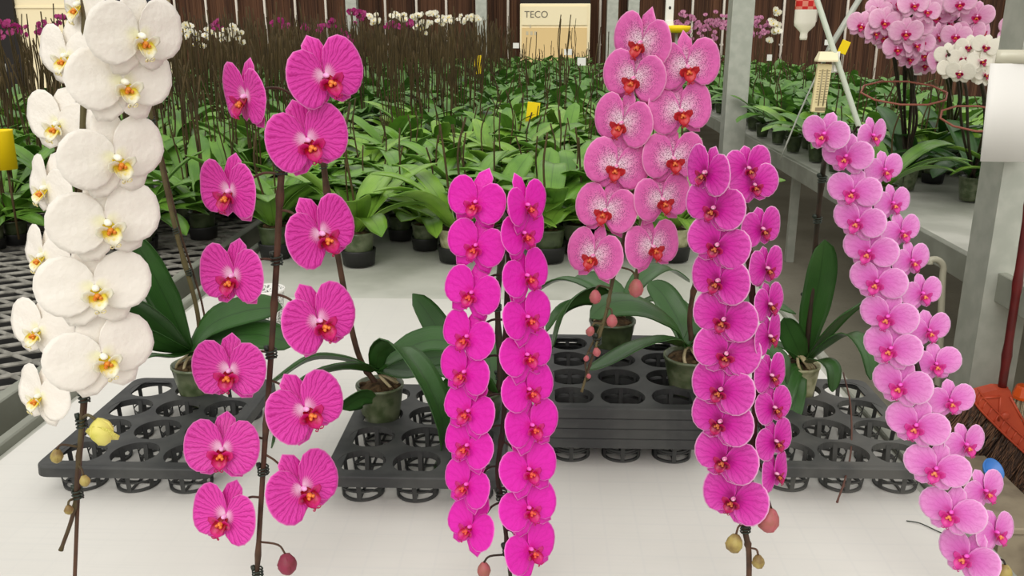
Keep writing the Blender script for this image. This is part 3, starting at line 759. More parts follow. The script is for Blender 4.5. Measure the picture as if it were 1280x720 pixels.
add_clips(V, [(P(352, 212, 1.02), (0, 0, 1)), (P(346, 325, 1.02), (0, 0, 1)), (P(339, 442, 1.02), (0, 0, 1)), (P(329, 588, 1.01), (0, 0, 1)), (P(322, 716, 1.0), (0, 0, 1)), (P(404, 206, yb_ - .08), (.1, 0, -1))], .0068)
c = P(470, 462, yb_)
add_leaf(V, [c, P(475, 440, yb_ - .03), P(500, 434, yb_ - .09), P(535, 480, yb_ - .13), P(556, 545, yb_ - .13), P(540, 590, yb_ - .10)], .08, side=(-1, .1, -.25))
add_leaf(V, [c, P(500, 440, yb_), P(540, 425, yb_), P(580, 432, yb_ - .02)], .06, side=(.1, -.75, -.6))
add_leaf(V, [P(545, 462, yb_ + .1), P(545, 430, yb_ + .1), P(530, 395, yb_ + .1), P(517, 368, yb_ + .1)], .055, side=(1, 0, .2)) if False else add_leaf(V, [c, P(520, 450, yb_ + .06), P(560, 440, yb_ + .1), P(540, 400, yb_ + .12), P(516, 367, yb_ + .12)], .062, side=(.2, -.5, -.8))
add_leaf(V, [c, P(430, 445, yb_ - .03), P(385, 445, yb_ - .05), P(335, 480, yb_ - .10)], .066, side=(-.1, -.75, .6))
add_leaf(V, [c, P(435, 455, yb_ - .05), P(390, 465, yb_ - .10), P(352, 500, yb_ - .15), P(340, 560, yb_ - .15)], .058, side=(-.1, -.7, .6))
add_leaf(V, [c, P(510, 470, yb_ - .02), P(550, 465, yb_ - .04), P(590, 480, yb_ - .07)], .055)
b = MB(); leaf_mb(b, [L(V, p) for p in (P(468, 500, yb_ - .04), P(455, 496, yb_ - .055), P(440, 503, yb_ - .065), P(428, 512, yb_ - .065))], .05, n=12, side=(.3, -.2, .9), tip=.4); b.build('leaf', M['leaf'], V)

# --- hot pink centre
Yc = 1.0
base = hole(tx2, ty2, 2, 2, TZ + .03)
Cc = orchid('cascading hot pink orchid with narrow double row of small blooms, beside the stacked trays', base, M['potdark'], 3, .047, 5); yb_ = base.y
sb, spA = add_spike(Cc, [base + Vector((.01, 0, .08)), P(624, 480, yb_ - .02), P(622, 380, yb_ - .06), P(628, 310, 1.28), P(634, 270, 1.13), P(638, 268, 1.05), P(638, 300, 1.02), P(633, 400, 1.02), P(630, 520, 1.02), P(622, 590, 1.015), P(629, 640, 1.01), P(636, 700, 1.0), P(640, 745, 1.0)], .006, .0026, M['stakedark'])
C_left = [(560, 632, 258), (561, 632, 312), (557, 626, 371), (554, 618, 426), (553, 613, 470), (557, 619, 519), (557, 616, 562), (559, 613, 611), (562, 618, 664)]
C_right = [(632, 680, 262), (625, 679, 297), (628, 684, 350), (627, 687, 402), (624, 689, 449), (627, 691, 492), (630, 696, 537), (624, 695, 592), (624, 695, 640), (630, 692, 692)]
column_of(Cc, 'C', spA, C_left, -1, lambda t: 77 - 4 * t, lambda y: Yc, .02, .30, sb)
column_of(Cc, 'C', spA, C_right, 1, lambda t: 74 + 5 * t, lambda y: Yc - .005, .02, -.22, sb, 1)
add_buds(Cc, spA, sb, [(605, 712, .99, 19, (0, 0, -1))], M['bud'])
sb.build('flower_spike', M['stakedark'], Cc)
add_clips(Cc, [(P(622, 385, yb_ - .06), (0, 0, 1)), (P(624, 470, yb_ - .02), (0, 0, 1)), (P(627, 619, 1.012), (0, 0, 1)), (P(635, 688, 1.0), (0, 0, 1))], .0068)
c = P(622, 500, yb_)
add_leaf(Cc, [c, P(600, 470, yb_ - .03), P(575, 470, yb_ - .05), P(545, 500, yb_ - .07)], .055)
add_leaf(Cc, [c, P(640, 470, yb_ + .02), P(660, 450, yb_ + .03), P(675, 470, yb_ + .03)], .055)
add_leaf(Cc, [c, P(615, 470, yb_ + .04), P(610, 440, yb_ + .08), P(605, 420, yb_ + .12)], .05, side=(1, 0, 0))

# --- speckled
Ys = 1.16
base = hole(tx3, ty3, 1, 3, SZ - .03); base.x += .0
Sp = orchid('cascading orchid with pink white blooms speckled purple and drooping bud tips', base, M['potdark'], 4, .05, 5); yb_ = base.y
sb, spA = add_spike(Sp, [base + Vector((.0, 0, .08)), P(795, 350, yb_), P(806, 200, yb_ - .05), P(820, 90, yb_ - .2), P(822, 55, 1.4), P(818, 52, 1.25), P(812, 80, 1.19), P(806, 150, 1.19), P(795, 230, 1.19), P(780, 300, 1.19), P(766, 350, 1.18), P(758, 390, 1.17), P(746, 430, 1.16), P(736, 460, 1.16), P(727, 490, 1.15)], .005, .0017, M['stakegreen'])
S_left = [(769, 838, 60), (756, 832, 104), (744, 815, 160), (730, 811, 214), (721, 796, 269), (710, 778, 326)]
S_right = [(818, 898, 90), (811, 888, 145), (803, 878, 204), (792, 861, 255), (782, 847, 314)]
column_of(Sp, 'S', spA, S_left, -1, lambda t: 84 - 5 * t, lambda y: Ys, .04, .20, sb)
column_of(Sp, 'S', spA, S_right, 1, lambda t: 84 - 8 * t, lambda y: Ys - .005, .04, -.10, sb, 1)
add_buds(Sp, spA, sb, [(795, 360, 1.15, 19, (0, 0, -1)), (744, 371, 1.15, 15, (0, 0, -1)), (765, 401, 1.15, 14, (0, 0, -1)), (738, 414, 1.15, 11, (-.3, 0, -1)), (746, 440, 1.14, 10, (.2, 0, -1)), (733, 448, 1.15, 7, (-.2, 0, -1)), (736, 470, 1.15, 6, (.2, 0, -1))], M['bud'])
sb.tube(smoothpath([L(Sp, p) for p in (P(757, 395, 1.17), P(745, 420, 1.165), P(732, 450, 1.16), P(735, 475, 1.155))], 5), .0014, 6)
sb.build('flower_spike', M['stakegreen'], Sp)
add_clips(Sp, [(P(747, 426, 1.16), (0, 0, 1))], .005)
c = P(775, 392, yb_)
add_leaf(Sp, [c, P(745, 368, yb_ - .06), P(715, 375, yb_ - .12), P(697, 400, yb_ - .16), P(688, 440, yb_ - .18)], .062, side=(-.3, -.5, .7))
add_leaf(Sp, [c, P(740, 380, yb_ - .02), P(705, 385, yb_ - .03), P(682, 415, yb_ - .05)], .05)
add_leaf(Sp, [c, P(735, 360, yb_ + .0), P(700, 350, yb_ + .02), P(668, 366, yb_ + .03)], .055)
add_leaf(Sp, [c, P(800, 352, yb_ + .05), P(830, 336, yb_ + .1), P(862, 352, yb_ + .12)], .06)
add_leaf(Sp, [c, P(815, 375, yb_ - .03), P(845, 382, yb_ - .06), P(872, 408, yb_ - .08)], .06)
add_leaf(Sp, [c, P(770, 370, yb_ + .06), P(745, 350, yb_ + .12), P(720, 345, yb_ + .16)], .06)

# --- white-rimmed magenta
Ym = 1.0
base = hole(tx3, ty3, 2, 1, SZ - .03); base.x = G(862, 478, SZ).x; base.y = G(862, 482, SZ).y + .02
Mg = orchid('cascading magenta orchid with white-rimmed blooms hanging beside the speckled orchid', base, M['pot'], 5, .052, 6); yb_ = base.y
sb, spA = add_spike(Mg, [base + Vector((.01, 0, .08)), P(862, 400, yb_), P(872, 340, yb_ - .03), P(888, 270, 1.45), P(902, 225, 1.25), P(915, 212, 1.12), P(926, 225, 1.05), P(935, 300, 1.02), P(942, 400, 1.02), P(944, 500, 1.02), P(938, 600, 1.015), P(931, 655, 1.0), P(936, 690, 1.0), P(936, 745, 1.0)], .005, .0036, M['stake'])
M_left = [(858, 912, 222), (857, 931, 266), (859, 937, 312), (864, 936, 357), (866, 946, 405), (866, 950, 448), (864, 942, 493), (864, 941, 533), (869, 947, 580), (878, 959, 630)]
M_right = [(906, 962, 215), (912, 971, 236), (928, 974, 291), (937, 976, 340), (943, 976, 385), (945, 974, 425), (944, 979, 474), (945, 986, 514), (947, 988, 556), (954, 981, 597)]
column_of(Mg, 'M', spA, M_left, -1, lambda t: 80 + 5 * t, lambda y: Ym, .04, .26, sb)
column_of(Mg, 'M', spA, M_right, 1, lambda t: 66 - 2 * t, lambda y: Ym + .01, .04, -.12, sb, 1)
add_buds(Mg, spA, sb, [(918, 679, .99, 23, (-.1, 0, -1)), (948, 702, .99, 17, (.1, 0, -1))], M['budgreen'])
add_buds(Mg, spA, sb, [(961, 650, .99, 29, (-.12, 0, -1))], M['bud'])
sb.build('flower_spike', M['stake'], Mg)
add_clips(Mg, [(P(932, 660, 1.0), (0, 0, 1))], .006)
c = P(856, 432, yb_)
add_leaf(Mg, [c, P(840, 400, yb_ - .04), P(800, 378, yb_ - .08), P(760, 380, yb_ - .11), P(738, 398, yb_ - .12)], .07, side=(-.2, -.75, .55))
add_leaf(Mg, [c, P(830, 420, yb_ - .06), P(790, 428, yb_ - .11), P(745, 455, yb_ - .15), P(733, 462, yb_ - .16)], .07, side=(-.15, -.8, .5))
add_leaf(Mg, [c, P(880, 400, yb_ + .02), P(915, 380, yb_ + .04), P(950, 378, yb_ + .05), P(995, 392, yb_ + .05)], .062)
add_leaf(Mg, [c, P(890, 430, yb_ - .04), P(930, 425, yb_ - .08), P(975, 450, yb_ - .12), P(985, 480, yb_ - .12)], .06)
add_leaf(Mg, [c, P(850, 405, yb_ + .06), P(830, 370, yb_ + .1), P(812, 352, yb_ + .13)], .06)

# --- pale pink
base = hole(tx4, ty4, 0, 3, TZ + .03); base.x = G(1000, 505, TZ + .04).x
Pk = orchid('cascading pale pink orchid with cupped blooms trailing towards the broom', base, M['potpale'], 6, .043, 9); yb_ = base.y
Yp = lambda y: 1.14 - .12 * S0(y, 150, 720)
sb, spA = add_spike(Pk, [base + Vector((.01, 0, .08)), P(1009, 430, yb_), P(1018, 320, yb_ - .03), P(1030, 205, yb_ - .15), P(1044, 172, 1.28), P(1060, 165, 1.19), P(1076, 185, 1.16), P(1098, 255, 1.14), P(1125, 370, 1.11), P(1150, 470, 1.08), P(1185, 570, 1.06), P(1222, 660, 1.04), P(1240, 725, 1.03)], .0055, .0028, M['stakedark'])
P_left = [(1004, 1061, 172), (1029, 1090, 200), (1035, 1100, 244), (1043, 1106, 281), (1055, 1121, 319), (1063, 1132, 357), (1077, 1146, 401), (1081, 1150, 441), (1092, 1163, 487), (1109, 1184, 537), (1131, 1210, 591), (1151, 1229, 646), (1175, 1247, 702)]
P_right = [(1073, 1105, 173), (1083, 1125, 216), (1094, 1134, 258), (1104, 1147, 294), (1118, 1158, 330), (1129, 1173, 371), (1135, 1184, 417), (1140, 1198, 459), (1159, 1214, 505), (1184, 1226, 560), (1209, 1249, 618), (1224, 1261, 670)]
column_of(Pk, 'P', spA, P_left, -1, lambda t: 64 + 16 * t, Yp, .02, .12, sb)
column_of(Pk, 'P', spA, P_right, 1, lambda t: 54 + 12 * t, lambda y: Yp(y) + .012, .02, -.16, sb, 1)
add_buds(Pk, spA, sb, [(1256, 715, 1.02, 19, (.1, 0, -1))], M['budgreen'])
sb.build('flower_spike', M['stakedark'], Pk)
add_clips(Pk, [(P(1028, 224, yb_ - .13), (0, 0, 1)), (P(1022, 275, yb_ - .07), (0, 0, 1)), (P(1007, 372, yb_ - .0), (0, 0, 1))], .0075)
c = P(1006, 455, yb_)
add_leaf(Pk, [c, P(1012, 410, yb_), P(1024, 350, yb_ - .02), P(1031, 300, yb_ - .05)], .066, side=(1, .1, 0))
add_leaf(Pk, [c, P(1025, 425, yb_ - .02), P(1052, 395, yb_ - .05), P(1078, 378, yb_ - .08)], .055, side=(.8, .3, .6))
add_leaf(Pk, [c, P(1030, 435, yb_ - .04), P(1062, 418, yb_ - .08), P(1083, 440, yb_ - .12), P(1089, 475, yb_ - .14)], .05)
add_leaf(Pk, [c, P(992, 425, yb_ - .02), P(985, 410, yb_ - .03), P(980, 398, yb_ - .04)], .05, side=(1, 0, .5))
add_leaf(Pk, [c, P(985, 438, yb_), P(960, 432, yb_), P(935, 455, yb_ - .01)], .05)
add_leaf(Pk, [c, P(990, 465, yb_ - .05), P(980, 490, yb_ - .09), P(975, 525, yb_ - .11)], .05, side=(.9, .2, -.3))
add_leaf(Pk, [c, P(998, 480, yb_ - .06), P(992, 510, yb_ - .1), P(985, 540, yb_ - .13)], .045, side=(.9, .2, -.3))
add_leaf(Pk, [c, P(1025, 450, yb_ - .06), P(1040, 460, yb_ - .09), P(1041, 490, yb_ - .1)], .042)

# dry twig across the worn tray, wisp on the sheet
b = MB(); b.tube(smoothpath([P(1054, 466, ty4 + .1), P(1063, 505, ty4), P(1064, 560, ty4 - .11), P(1056, 600, ty4 - .21), P(1046, 628, G(0, 628).y)], 6), .0016, 6)
b.tube(smoothpath([P(1056, 606, ty4 - .212), P(1051, 614, ty4 - .222), P(1047, 628, G(0, 628).y + .003)], 5), .0014, 6)
tag(b.build('dry_twig', M['twig']), 'thin reddish dry twig hanging over the open worn tray', 'twig')
b = MB(); b.tube(smoothpath([G(1133, 651, TZ + .002), G(1150, 654, TZ + .002), G(1172, 664, TZ + .002), G(1198, 675, TZ + .002)], 5), .0009, 5)
tag(b.build('plant_wisp', M['clip']), 'fine dark plant wisp lying on the white sheet near pale pink blooms', 'plant scrap')

# speckled tubs behind veined orchid
r_ = thing('granule_cup', 'clear cup of white speckled granules behind the veined magenta orchid', 'cup', G(338, 408, TZ))
b = MB(); b.lathe([(.03, 0), (.036, .002), (.04, .07), (.043, .1), (.043, .104), (.039, .104), (.036, .07)], 24); b.build('body', M['speck'], r_)
b = MB(); b.lathe([(.0435, .098), (.046, .1), (.046, .106), (.0435, .108)], 24, close=True); b.build('rim', M['cardwhite'], r_)
b = MB(); b.lathe([(.02, 0), (.06, .001), (.066, .008), (.064, .016), (.05, .022), (.01, .026)], 28)
o = b.build('granule_pad', M['speck']); o.location = G(305, 414, TZ); tag(o, 'flat pad of white speckled granules lying under the white orchid leaves', 'pad')

# ------------------------------------------------------------------ rows of plants behind
def rand_leaves(seed, n, Lr=(.23, .35), Wr=(.066, .092), upness=1.0):
    rnd = random.Random(seed); out = []
    for k in range(n):
        az = k * 2.4 + rnd.uniform(-.35, .35) + seed
        el = rnd.uniform(.45, 1.15) * upness
        out.append((az, el, rnd.uniform(*Lr), rnd.uniform(.6, 1.5), rnd.uniform(*Wr), rnd.uniform(-.3, .3)))
    return out
def stake_pts(rnd, h, spread=.035):
    a = rnd.uniform(0, 6.3); dx, dy = math.cos(a) * spread, math.sin(a) * spread
    return [(dx * .3, dy * .3, .08), (dx * .6 + rnd.uniform(-.008, .008), dy * .6, h * .4), (dx + rnd.uniform(-.02, .02), dy + rnd.uniform(-.02, .02), h * .75), (dx * 1.2 + rnd.uniform(-.03, .03), dy * 1.2 + rnd.uniform(-.02, .02), h)]
# near plant: an Empty with pot, cup, each leaf and each spike
def near_plant(seed, leafm, potm, nst, hst):
    r_ = bpy.data.objects.new('potted_orchid', None); C.objects.link(r_)
    pot_mb(.047, .034, .09).build('pot', potm, r_)
    soil_mb(.042, .08, seed).build('potting_bark', M['bark'], r_)
    b = MB(); b.lathe([(.03, -.001), (.041, -.001), (.046, .04), (.049, .04), (.049, .036), (.044, -.004), (.03, -.004)], 20, close=True); b.build('cup', M['black'], r_)
    for (az, el, Ln, dr, Wd, rl) in rand_leaves(seed, 9):
        b = MB(); leaf_mb(b, arc_leaf((math.cos(az) * .008, math.sin(az) * .008, .09), az, el, Ln, dr), Wd, n=10, nc=4, thick=.0018, roll=rl); b.build('leaf', leafm, r_)
    rnd = random.Random(seed + 50)
    for k in range(nst):
        b = MB(); b.tube(smoothpath(stake_pts(rnd, rnd.uniform(*hst)), 4), .0032, 6); b.build('flower_spike', M['farstake'], r_)
    return r_
# far plant: one mesh
def far_plant(seed, nst, hst, nleaf=9, stag=False):
    b = MB(); rnd = random.Random(seed + 90)
    q = pot_mb(.047, .034, .09); b.merge(q, None, {0: 1})
    for (az, el, Ln, dr, Wd, rl) in rand_leaves(seed + 5, nleaf):
        leaf_mb(b, arc_leaf((0, 0, .09), az, el, Ln, dr, 4), Wd, n=6, nc=2, thick=0, roll=rl)
    for k in range(nst): b.tube(smoothpath(stake_pts(rnd, rnd.uniform(*hst)), 3), .0036, 5, 2)
    return b
near_protos = {}
for i in range(4): near_protos['g', i] = near_plant(11 + i, M['leafbg'] if i % 2 else M['leafbg2'], M['pot'] if i % 2 else M['potdark'], 1, (.28, .45))
near_protos['pale'] = near_plant(21, M['leafbg'], M['potpale'], 2, (.35, .5))
near_protos['t0'] = near_plant(23, M['leafbg2'], M['pot'], 3, (.5, .72)); near_protos['t1'] = near_plant(24, M['leafbg2'], M['potdark'], 3, (.45, .7))
used = set()
def put_near(key, x, y, label, group=None, rz=None, s=None):
    src = near_protos[key]
    o = src if key not in used else copy_tree(src); used.add(key)
    o.location = (x, y, TZ + .005); o.rotation_euler.z = random.uniform(0, 6.28) if rz is None else rz
    k = s or random.uniform(.9, 1.12); o.scale = (k, k, k); tag(o, label, 'orchid', group); return o
far_mb = {'g': [far_plant(40 + i, i % 3, (.3, .5)) for i in range(5)], 't': [far_plant(60 + i, 4, (.45, .78), 7) for i in range(4)]}
far_me = {k: [b.mesh('potted_orchid', [M[('leafbg', 'leafbg2', 'leaffar')[i % 3]], M['potdark'], M['farstake']]) for i, b in enumerate(v)] for k, v in far_mb.items()}
count = 0
def put_far(kind, x, y, label, group):
    global count
    o = bpy.data.objects.new('potted_orchid', random.choice(far_me[kind])); C.objects.link(o)
    k = random.uniform(.92, 1.15); o.scale = (k, k, k); o.location = (x, y, TZ + .005); o.rotation_euler.z = random.uniform(0, 6.28)
    tag(o, label, 'orchid', group); count += 1; return o

# front row behind the sheet, one by one
put_near(('g', 0), -.93, 2.95, 'leafy potted orchid at the metal rail end of the front row behind the sheet', None, .3, 1.18)
put_near(('g', 1), -.62, 2.86, 'leafy potted orchid in clear green pot, second from the metal rail, behind the sheet', None, 1.2, 1.2)
put_near('pale', -.30, 2.92, 'leafy potted orchid in pale moss-wrapped pot behind the hot pink orchid', None, 2.0, 1.2)
put_near(('g', 2), .02, 2.93, 'leafy potted orchid between the hot pink and speckled orchids, front row of bench', None, .4, 1.2)
put_near(('g', 3), .24, 2.98, 'leafy potted orchid directly behind the speckled orchid, front row of bench', None, 1.0)
o = copy_tree(near_protos['pale']); o.location = (.45, 2.96, TZ + .005); o.rotation_euler.z = 4.0
tag(o, 'leafy potted orchid in pale pot at the aisle end of the front row', 'orchid')
LM = 'leafy green potted orchid without flowers in the rows on the middle bench'; GM = 'leafy orchids on the middle bench'
LR = 'leafy green potted orchid without flowers in the rows across the aisle'; GR = 'leafy orchids across the aisle'
LT = 'potted orchid with tall bare brown spikes in rows on the mesh bench'; GT = 'tall spiked orchids on the mesh bench'
LB = 'potted orchid with tall bare brown spikes among leafy rows of the middle bench'; GB = 'tall spiked orchids on the middle bench'
put_near('t0', -1.98, 3.02, 'potted orchid at the front of the mesh bench beside the yellow cup', None)
put_near('t1', -1.42, 2.98, 'potted orchid at the front of the mesh bench behind the white orchid stake', None)
spots = []
Y = 3.08; row = 0
while Y < 15.3:
    step = .17 + .012 * (Y - 3)
    dx = .25 + .004 * Y
    for (xa, xb, kind) in ((XL + .05, XR - .05, 'm'), (LX1 - 2.9, LX1 - .08, 'l'), (RX0 + .12, RX1 - .05, 'r')):
        x = xa + (dx / 2 if row % 2 else 0)
        while x < xb:
            if not (kind == 'r' and Y < 4.6 and x < 2.3) and not (kind == 'm' and Y > 14.4): spots.append((x + random.uniform(-.03, .03), Y + random.uniform(-.04, .04), kind))
            x += dx
    Y += step; row += 1
def inframe(x, y):
    p = Vector((x, y, TZ + .2)) - CAM; d = p.dot(fw); px = 640 + F * p.dot(rt) / d
    return -90 < px < 1370
spots = sorted([s for s in spots if inframe(s[0], s[1])], key=lambda s: s[1])
rest = MB(); rest_n = 0; NIND = 262
for i, (x, y, kd) in enumerate(spots):
    tall = kd == 'l' or (kd == 'm' and x < -.45 - .0 * y and y > 5.0) or (kd == 'm' and random.random() < .05 and y > 4.5)
    lab, grp = {'m': (LB, GB) if tall else (LM, GM), 'l': (LT, GT), 'r': (LR, GR)}[kd]
    if y < 4.7:
        put_near(random.choice(['t0', 't1']) if tall else ('g', random.randrange(4)), x, y, lab, grp); count += 1
    elif count < NIND: put_far('t' if tall else 'g', x, y, lab, grp)
    else:
        q = random.choice(far_mb['t' if tall else 'g']); k = random.uniform(.95, 1.2)
        rest.merge(q, Matrix.Translation((x, y, TZ + .005)) @ Matrix.Rotation(random.uniform(0, 6.28), 4, 'Z') @ Matrix.Scale(k, 4)); rest_n += 1
o = rest.build('orchid_foliage', [M['leaffar'], M['potdark'], M['farstake']])
tag(o, 'distant rows of leafy orchids at the far end of the benches', 'orchids', None, 'stuff')
print('PLANTS', count, rest_n, len(spots))

# flowering plants far away: tall spikes with a spray of small blooms
def bloom_mb(mi, rnd, s=1.0, n=5):
    b = MB()
    for a in (PI / 2, -PI / 2 - .6, -PI / 2 + .6): blade(b, .2, .24, .13, a, 1.5, (0, 0), 0, .05, .2, 0, 2, 5, mi, thick=0)
    for a in (.1, PI - .1): blade(b, .22, .27, .28, a, 1.9, (0, 0), .03, .1, .1, 0, 2, 6, mi, thick=0)
    b.ball((0, -.08, -.06), .07, .07, .09, 6, 3)
    return b
def far_flowering(px, py, Y, mat, label, group, nb=10, wpx=26, hpx=16, size=.07, nst=1, seed=0):
    rnd = random.Random(seed + int(px)); top = P(px, py, Y); h = top.z - TZ
    b = MB(); q = random.choice(far_mb['t']) if False else None
    b.merge(pot_mb(.047, .034, .09), None, {0: 1})
    for (az, el, Ln, dr, Wd, rl) in rand_leaves(seed + 3, 6): leaf_mb(b, arc_leaf((0, 0, .09), az, el, Ln, dr, 4), Wd, n=6, nc=2, thick=0)
    k = Y * 1.02 / F; bl = bloom_mb(4, rnd)
    b.tube(smoothpath([(0, 0, .08), (.01, 0, h * .5), (.0, 0, h)], 3), .004, 5, 2)
    for i in range(nb):
        t = (i + .5) / nb - .5; x = t * wpx * k; z = h - (abs(t) * 1.1) * hpx * k * .6 + rnd.uniform(-.4, .4) * hpx * k
        p = Vector((x, rnd.uniform(-.05, .03), z))
        b.merge(bl, Matrix.Translation(p) @ Matrix.Rotation(rnd.uniform(-.8, .8), 4, 'Z') @ Matrix.Rotation(rnd.uniform(-.4, .2), 4, 'X') @ Matrix.Rotation(rnd.uniform(-.4, .4), 4, 'Y') @ Matrix.Scale(size * rnd.uniform(.85, 1.15), 4))
        b.tube([p, (p.x * .5, 0, h - .01)], .0025, 4, 2)
    o = b.build('flowering_orchid', [M['leafbg2'], M['potdark'], M['farstake'], M['mag'] if mat == 'pinkfar' else M['yellow'] if mat == 'whitefar' else M['buddark'], M[mat]])
    o.location = (top.x, Y, TZ + .005); return tag(o, label, 'orchid', group)
gW = 'far white flowering orchids'; lW_ = 'far white flowering orchid on a tall spike before the brown wall'
for k, (px, py, Y, n, w, h) in enumerate(((468, 22, 9.5, 9, 13, 20), (498, 20, 10, 10, 20, 12), (524, 24, 9.5, 14, 16, 26), (541, 17, 10.5, 6, 12, 8), (557, 24, 10, 10, 20, 10), (586, 21, 10, 12, 26, 12), (535, 28, 10.2, 4, 8, 6))):
    far_flowering(px, py, Y, 'whitefar', lW_, gW, n, w, h, .075, seed=k)
lW2 = 'far white flowering orchid among bare spikes on the mesh bench'
for k, (px, py, Y, n, w, h) in enumerate(((236, 34, 7.0, 10, 18, 24), (246, 46, 7.4, 6, 10, 20), (288, 38, 7.0, 16, 30, 24), (262, 42, 7.8, 5, 12, 12), (228, 40, 8, 5, 10, 12), (252, 58, 7.2, 3, 6, 8))):
    far_flowering(px, py, Y, 'whitefar', lW2, 'white orchids on the mesh bench', n, w, h, .062, seed=20 + k)
lM2 = 'far magenta flowering orchid among bare spikes on the mesh bench'
for k, (px, py, Y, n, w, h) in enumerate(((10, 34, 6.5, 9, 22, 22), (28, 36, 6.8, 7, 16, 16), (58, 33, 6.5, 12, 22, 14), (78, 24, 7, 5, 10, 8), (270, 30, 8, 8, 14, 14), (346, 26, 8, 6, 14, 10), (358, 30, 8.5, 5, 10, 8), (382, 34, 8.5, 4, 8, 8), (402, 32, 8, 6, 10, 12), (414, 26, 8.4, 6, 10, 12), (430, 42, 8, 6, 9, 16), (437, 44, 8.3, 6, 9, 14), (440, 14, 8.6, 5, 10, 8), (450, 18, 8.4, 8, 12, 18))):
    far_flowering(px, py, Y, 'mag', lM2, 'magenta orchids on the mesh bench', n, w, h, .06, seed=40 + k)
lM3 = 'far magenta flowering orchid between the far white ones before the brown wall'
for k, (px, py, Y, n, w, h) in enumerate(((487, 29, 9.8, 4, 8, 8), (498, 33, 9.8, 4, 8, 6), (512, 29, 9.8, 4, 8, 10))):
    far_flowering(px, py, Y, 'mag', lM3, 'magenta orchids before the brown wall', n, w, h, .075, seed=70 + k)
lP2 = 'far pale pink flowering orchid in the row across the aisle'
for k in range(16):
    px = 842 + k * 8 + random.uniform(-3, 3); py = 28 + random.uniform(-8, 9)
    far_flowering(px, py, 9.5 + random.uniform(-.8, 1.2), 'pinkfar', lP2, 'pale pink orchids across the aisle', 9, 22, 20, .06, seed=90 + k)
far_flowering(968, 26, 7.5, 'whitefar', 'white flowering orchid with a long drooping spray behind the steel post', None, 14, 9, 40, .07, seed=130)

# ------------------------------------------------------------------ bunched blooms across the aisle
def bunch(name_label, var, px0, py0, fl, Yb, seed, ring=None, size=.115, near='t0'):
    base = G(px0, py0, TZ + .005); r_ = thing('bunched_orchid', name_label, 'orchid', base); rnd = random.Random(seed)
    pot_mb(.06, .045, .11).build('pot', M['pot'], r_)
    for (az, el, Ln, dr, Wd, rl) in rand_leaves(seed, 9, (.28, .42), (.09, .115)):
        b = MB(); leaf_mb(b, arc_leaf((math.cos(az) * .01, math.sin(az) * .01, .11), az, el, Ln, dr), Wd, n=10, nc=4, thick=.002); b.build('leaf', M['leaf'], r_)
    tops = []
    n = max(3, len(fl) // 2)
    for k in range(n):
        fx, fy = fl[k * len(fl) // n]; p = P(fx, fy, Yb + .05) - base
        b = MB(); q = Vector((p.x * .35 + rnd.uniform(-.05, .05), p.y * .4, p.z * .55))
        pts = smoothpath([(rnd.uniform(-.02, .02), rnd.uniform(-.02, .02), .1), q * .5 + Vector((0, 0, .05)), q, (q + p) / 2 + Vector((0, 0, .05)), p], 4)
        b.tube(pts, .0058, 6); b.build('flower_spike', M['stakedark'], r_); tops += pts[8:]
    sb = MB()
    for k, (fx, fy) in enumerate(fl):
        p = P(fx, fy, Yb + rnd.uniform(-.08, .08)); yaw = rnd.uniform(-.7, .6); pit = rnd.uniform(-.25, .15)
        flower(var, p, size * rnd.uniform(.9, 1.1), yaw, pit, rnd.uniform(-.3, .3), r_, k)
        q = min(tops, key=lambda s: (s - (p - base)).length); sb.tube([p - base + Vector((0, .01, 0)), (p - base + q) / 2 + Vector((0, .03, .02)), q], .0025, 5)
    sb.build('pedicel', M['stakegreen'], r_)
    if ring:
        c0 = P(ring[0], ring[1], Yb + .12) - base; rr = 1.15 * ring[2] * Yb / F; b = MB()
        b.tube([c0 + Vector((rr * math.cos(a * PI / 5), rr * math.sin(a * PI / 5) * .7, .04 * math.sin(a * PI / 5))) for a in range(11)], .004, 6)
        b.build('support_ring', M['redwire'], r_)
    return r_
Yk = 3.7
bunch('bunched pale pink orchid nearest the thermometer, blooms above a red wire ring', 'K', 1130, 236, [(1141, 6), (1092, 25), (1105, 27), (1077, 31), (1132, 40), (1147, 35), (1121, 60), (1151, 53), (1136, 72), (1107, 46), (1125, 4), (1110, 3), (1098, 12), (1118, 24), (1158, 14), (1092, 40), (1142, 56)], Yk - .1, 201, (1130, 116, 46))
bunch('bunched pale pink orchid behind the cream white blooms', 'K', 1180, 215, [(1185, 11), (1210, 19), (1194, 27), (1226, 40), (1172, 44), (1195, 45), (1160, 10), (1167, 62), (1171, 76), (1155, 80), (1183, 30), (1212, 40), (1172, 22), (1222, 20), (1200, 4), (1158, 68)], Yk + .1, 202)
bunch('bunched cream white orchid with dark red lips beside the white paper strip', 'L', 1212, 250, [(1186, 68), (1204, 73), (1201, 90), (1230, 93), (1232, 58), (1225, 76), (1212, 58), (1188, 86), (1218, 88), (1246, 62), (1250, 78)], Yk - .35, 203, (1222, 148, 40), .105)
bunch('bunched purple orchid partly hidden behind the white paper strip', 'K', 1272, 240, [(1266, 34), (1276, 42), (1262, 48), (1280, 30)], Yk - .1, 204, None, .09)
for (px, py, lab) in ((1105, 262, 'leafy potted orchid at the corner of the aisle bench below the pink blooms'), (1262, 262, 'leafy potted orchid beside the steel post on the aisle bench'), (1165, 228, 'leafy potted orchid behind the cream white one on the aisle bench')):
    g = G(px, py); o = copy_tree(near_protos['g', 1 if px != 1105 else 2]); o.location = (g.x, g.y, TZ + .005); o.rotation_euler.z = px; o.scale = (1.15,) * 3; tag(o, lab, 'orchid')

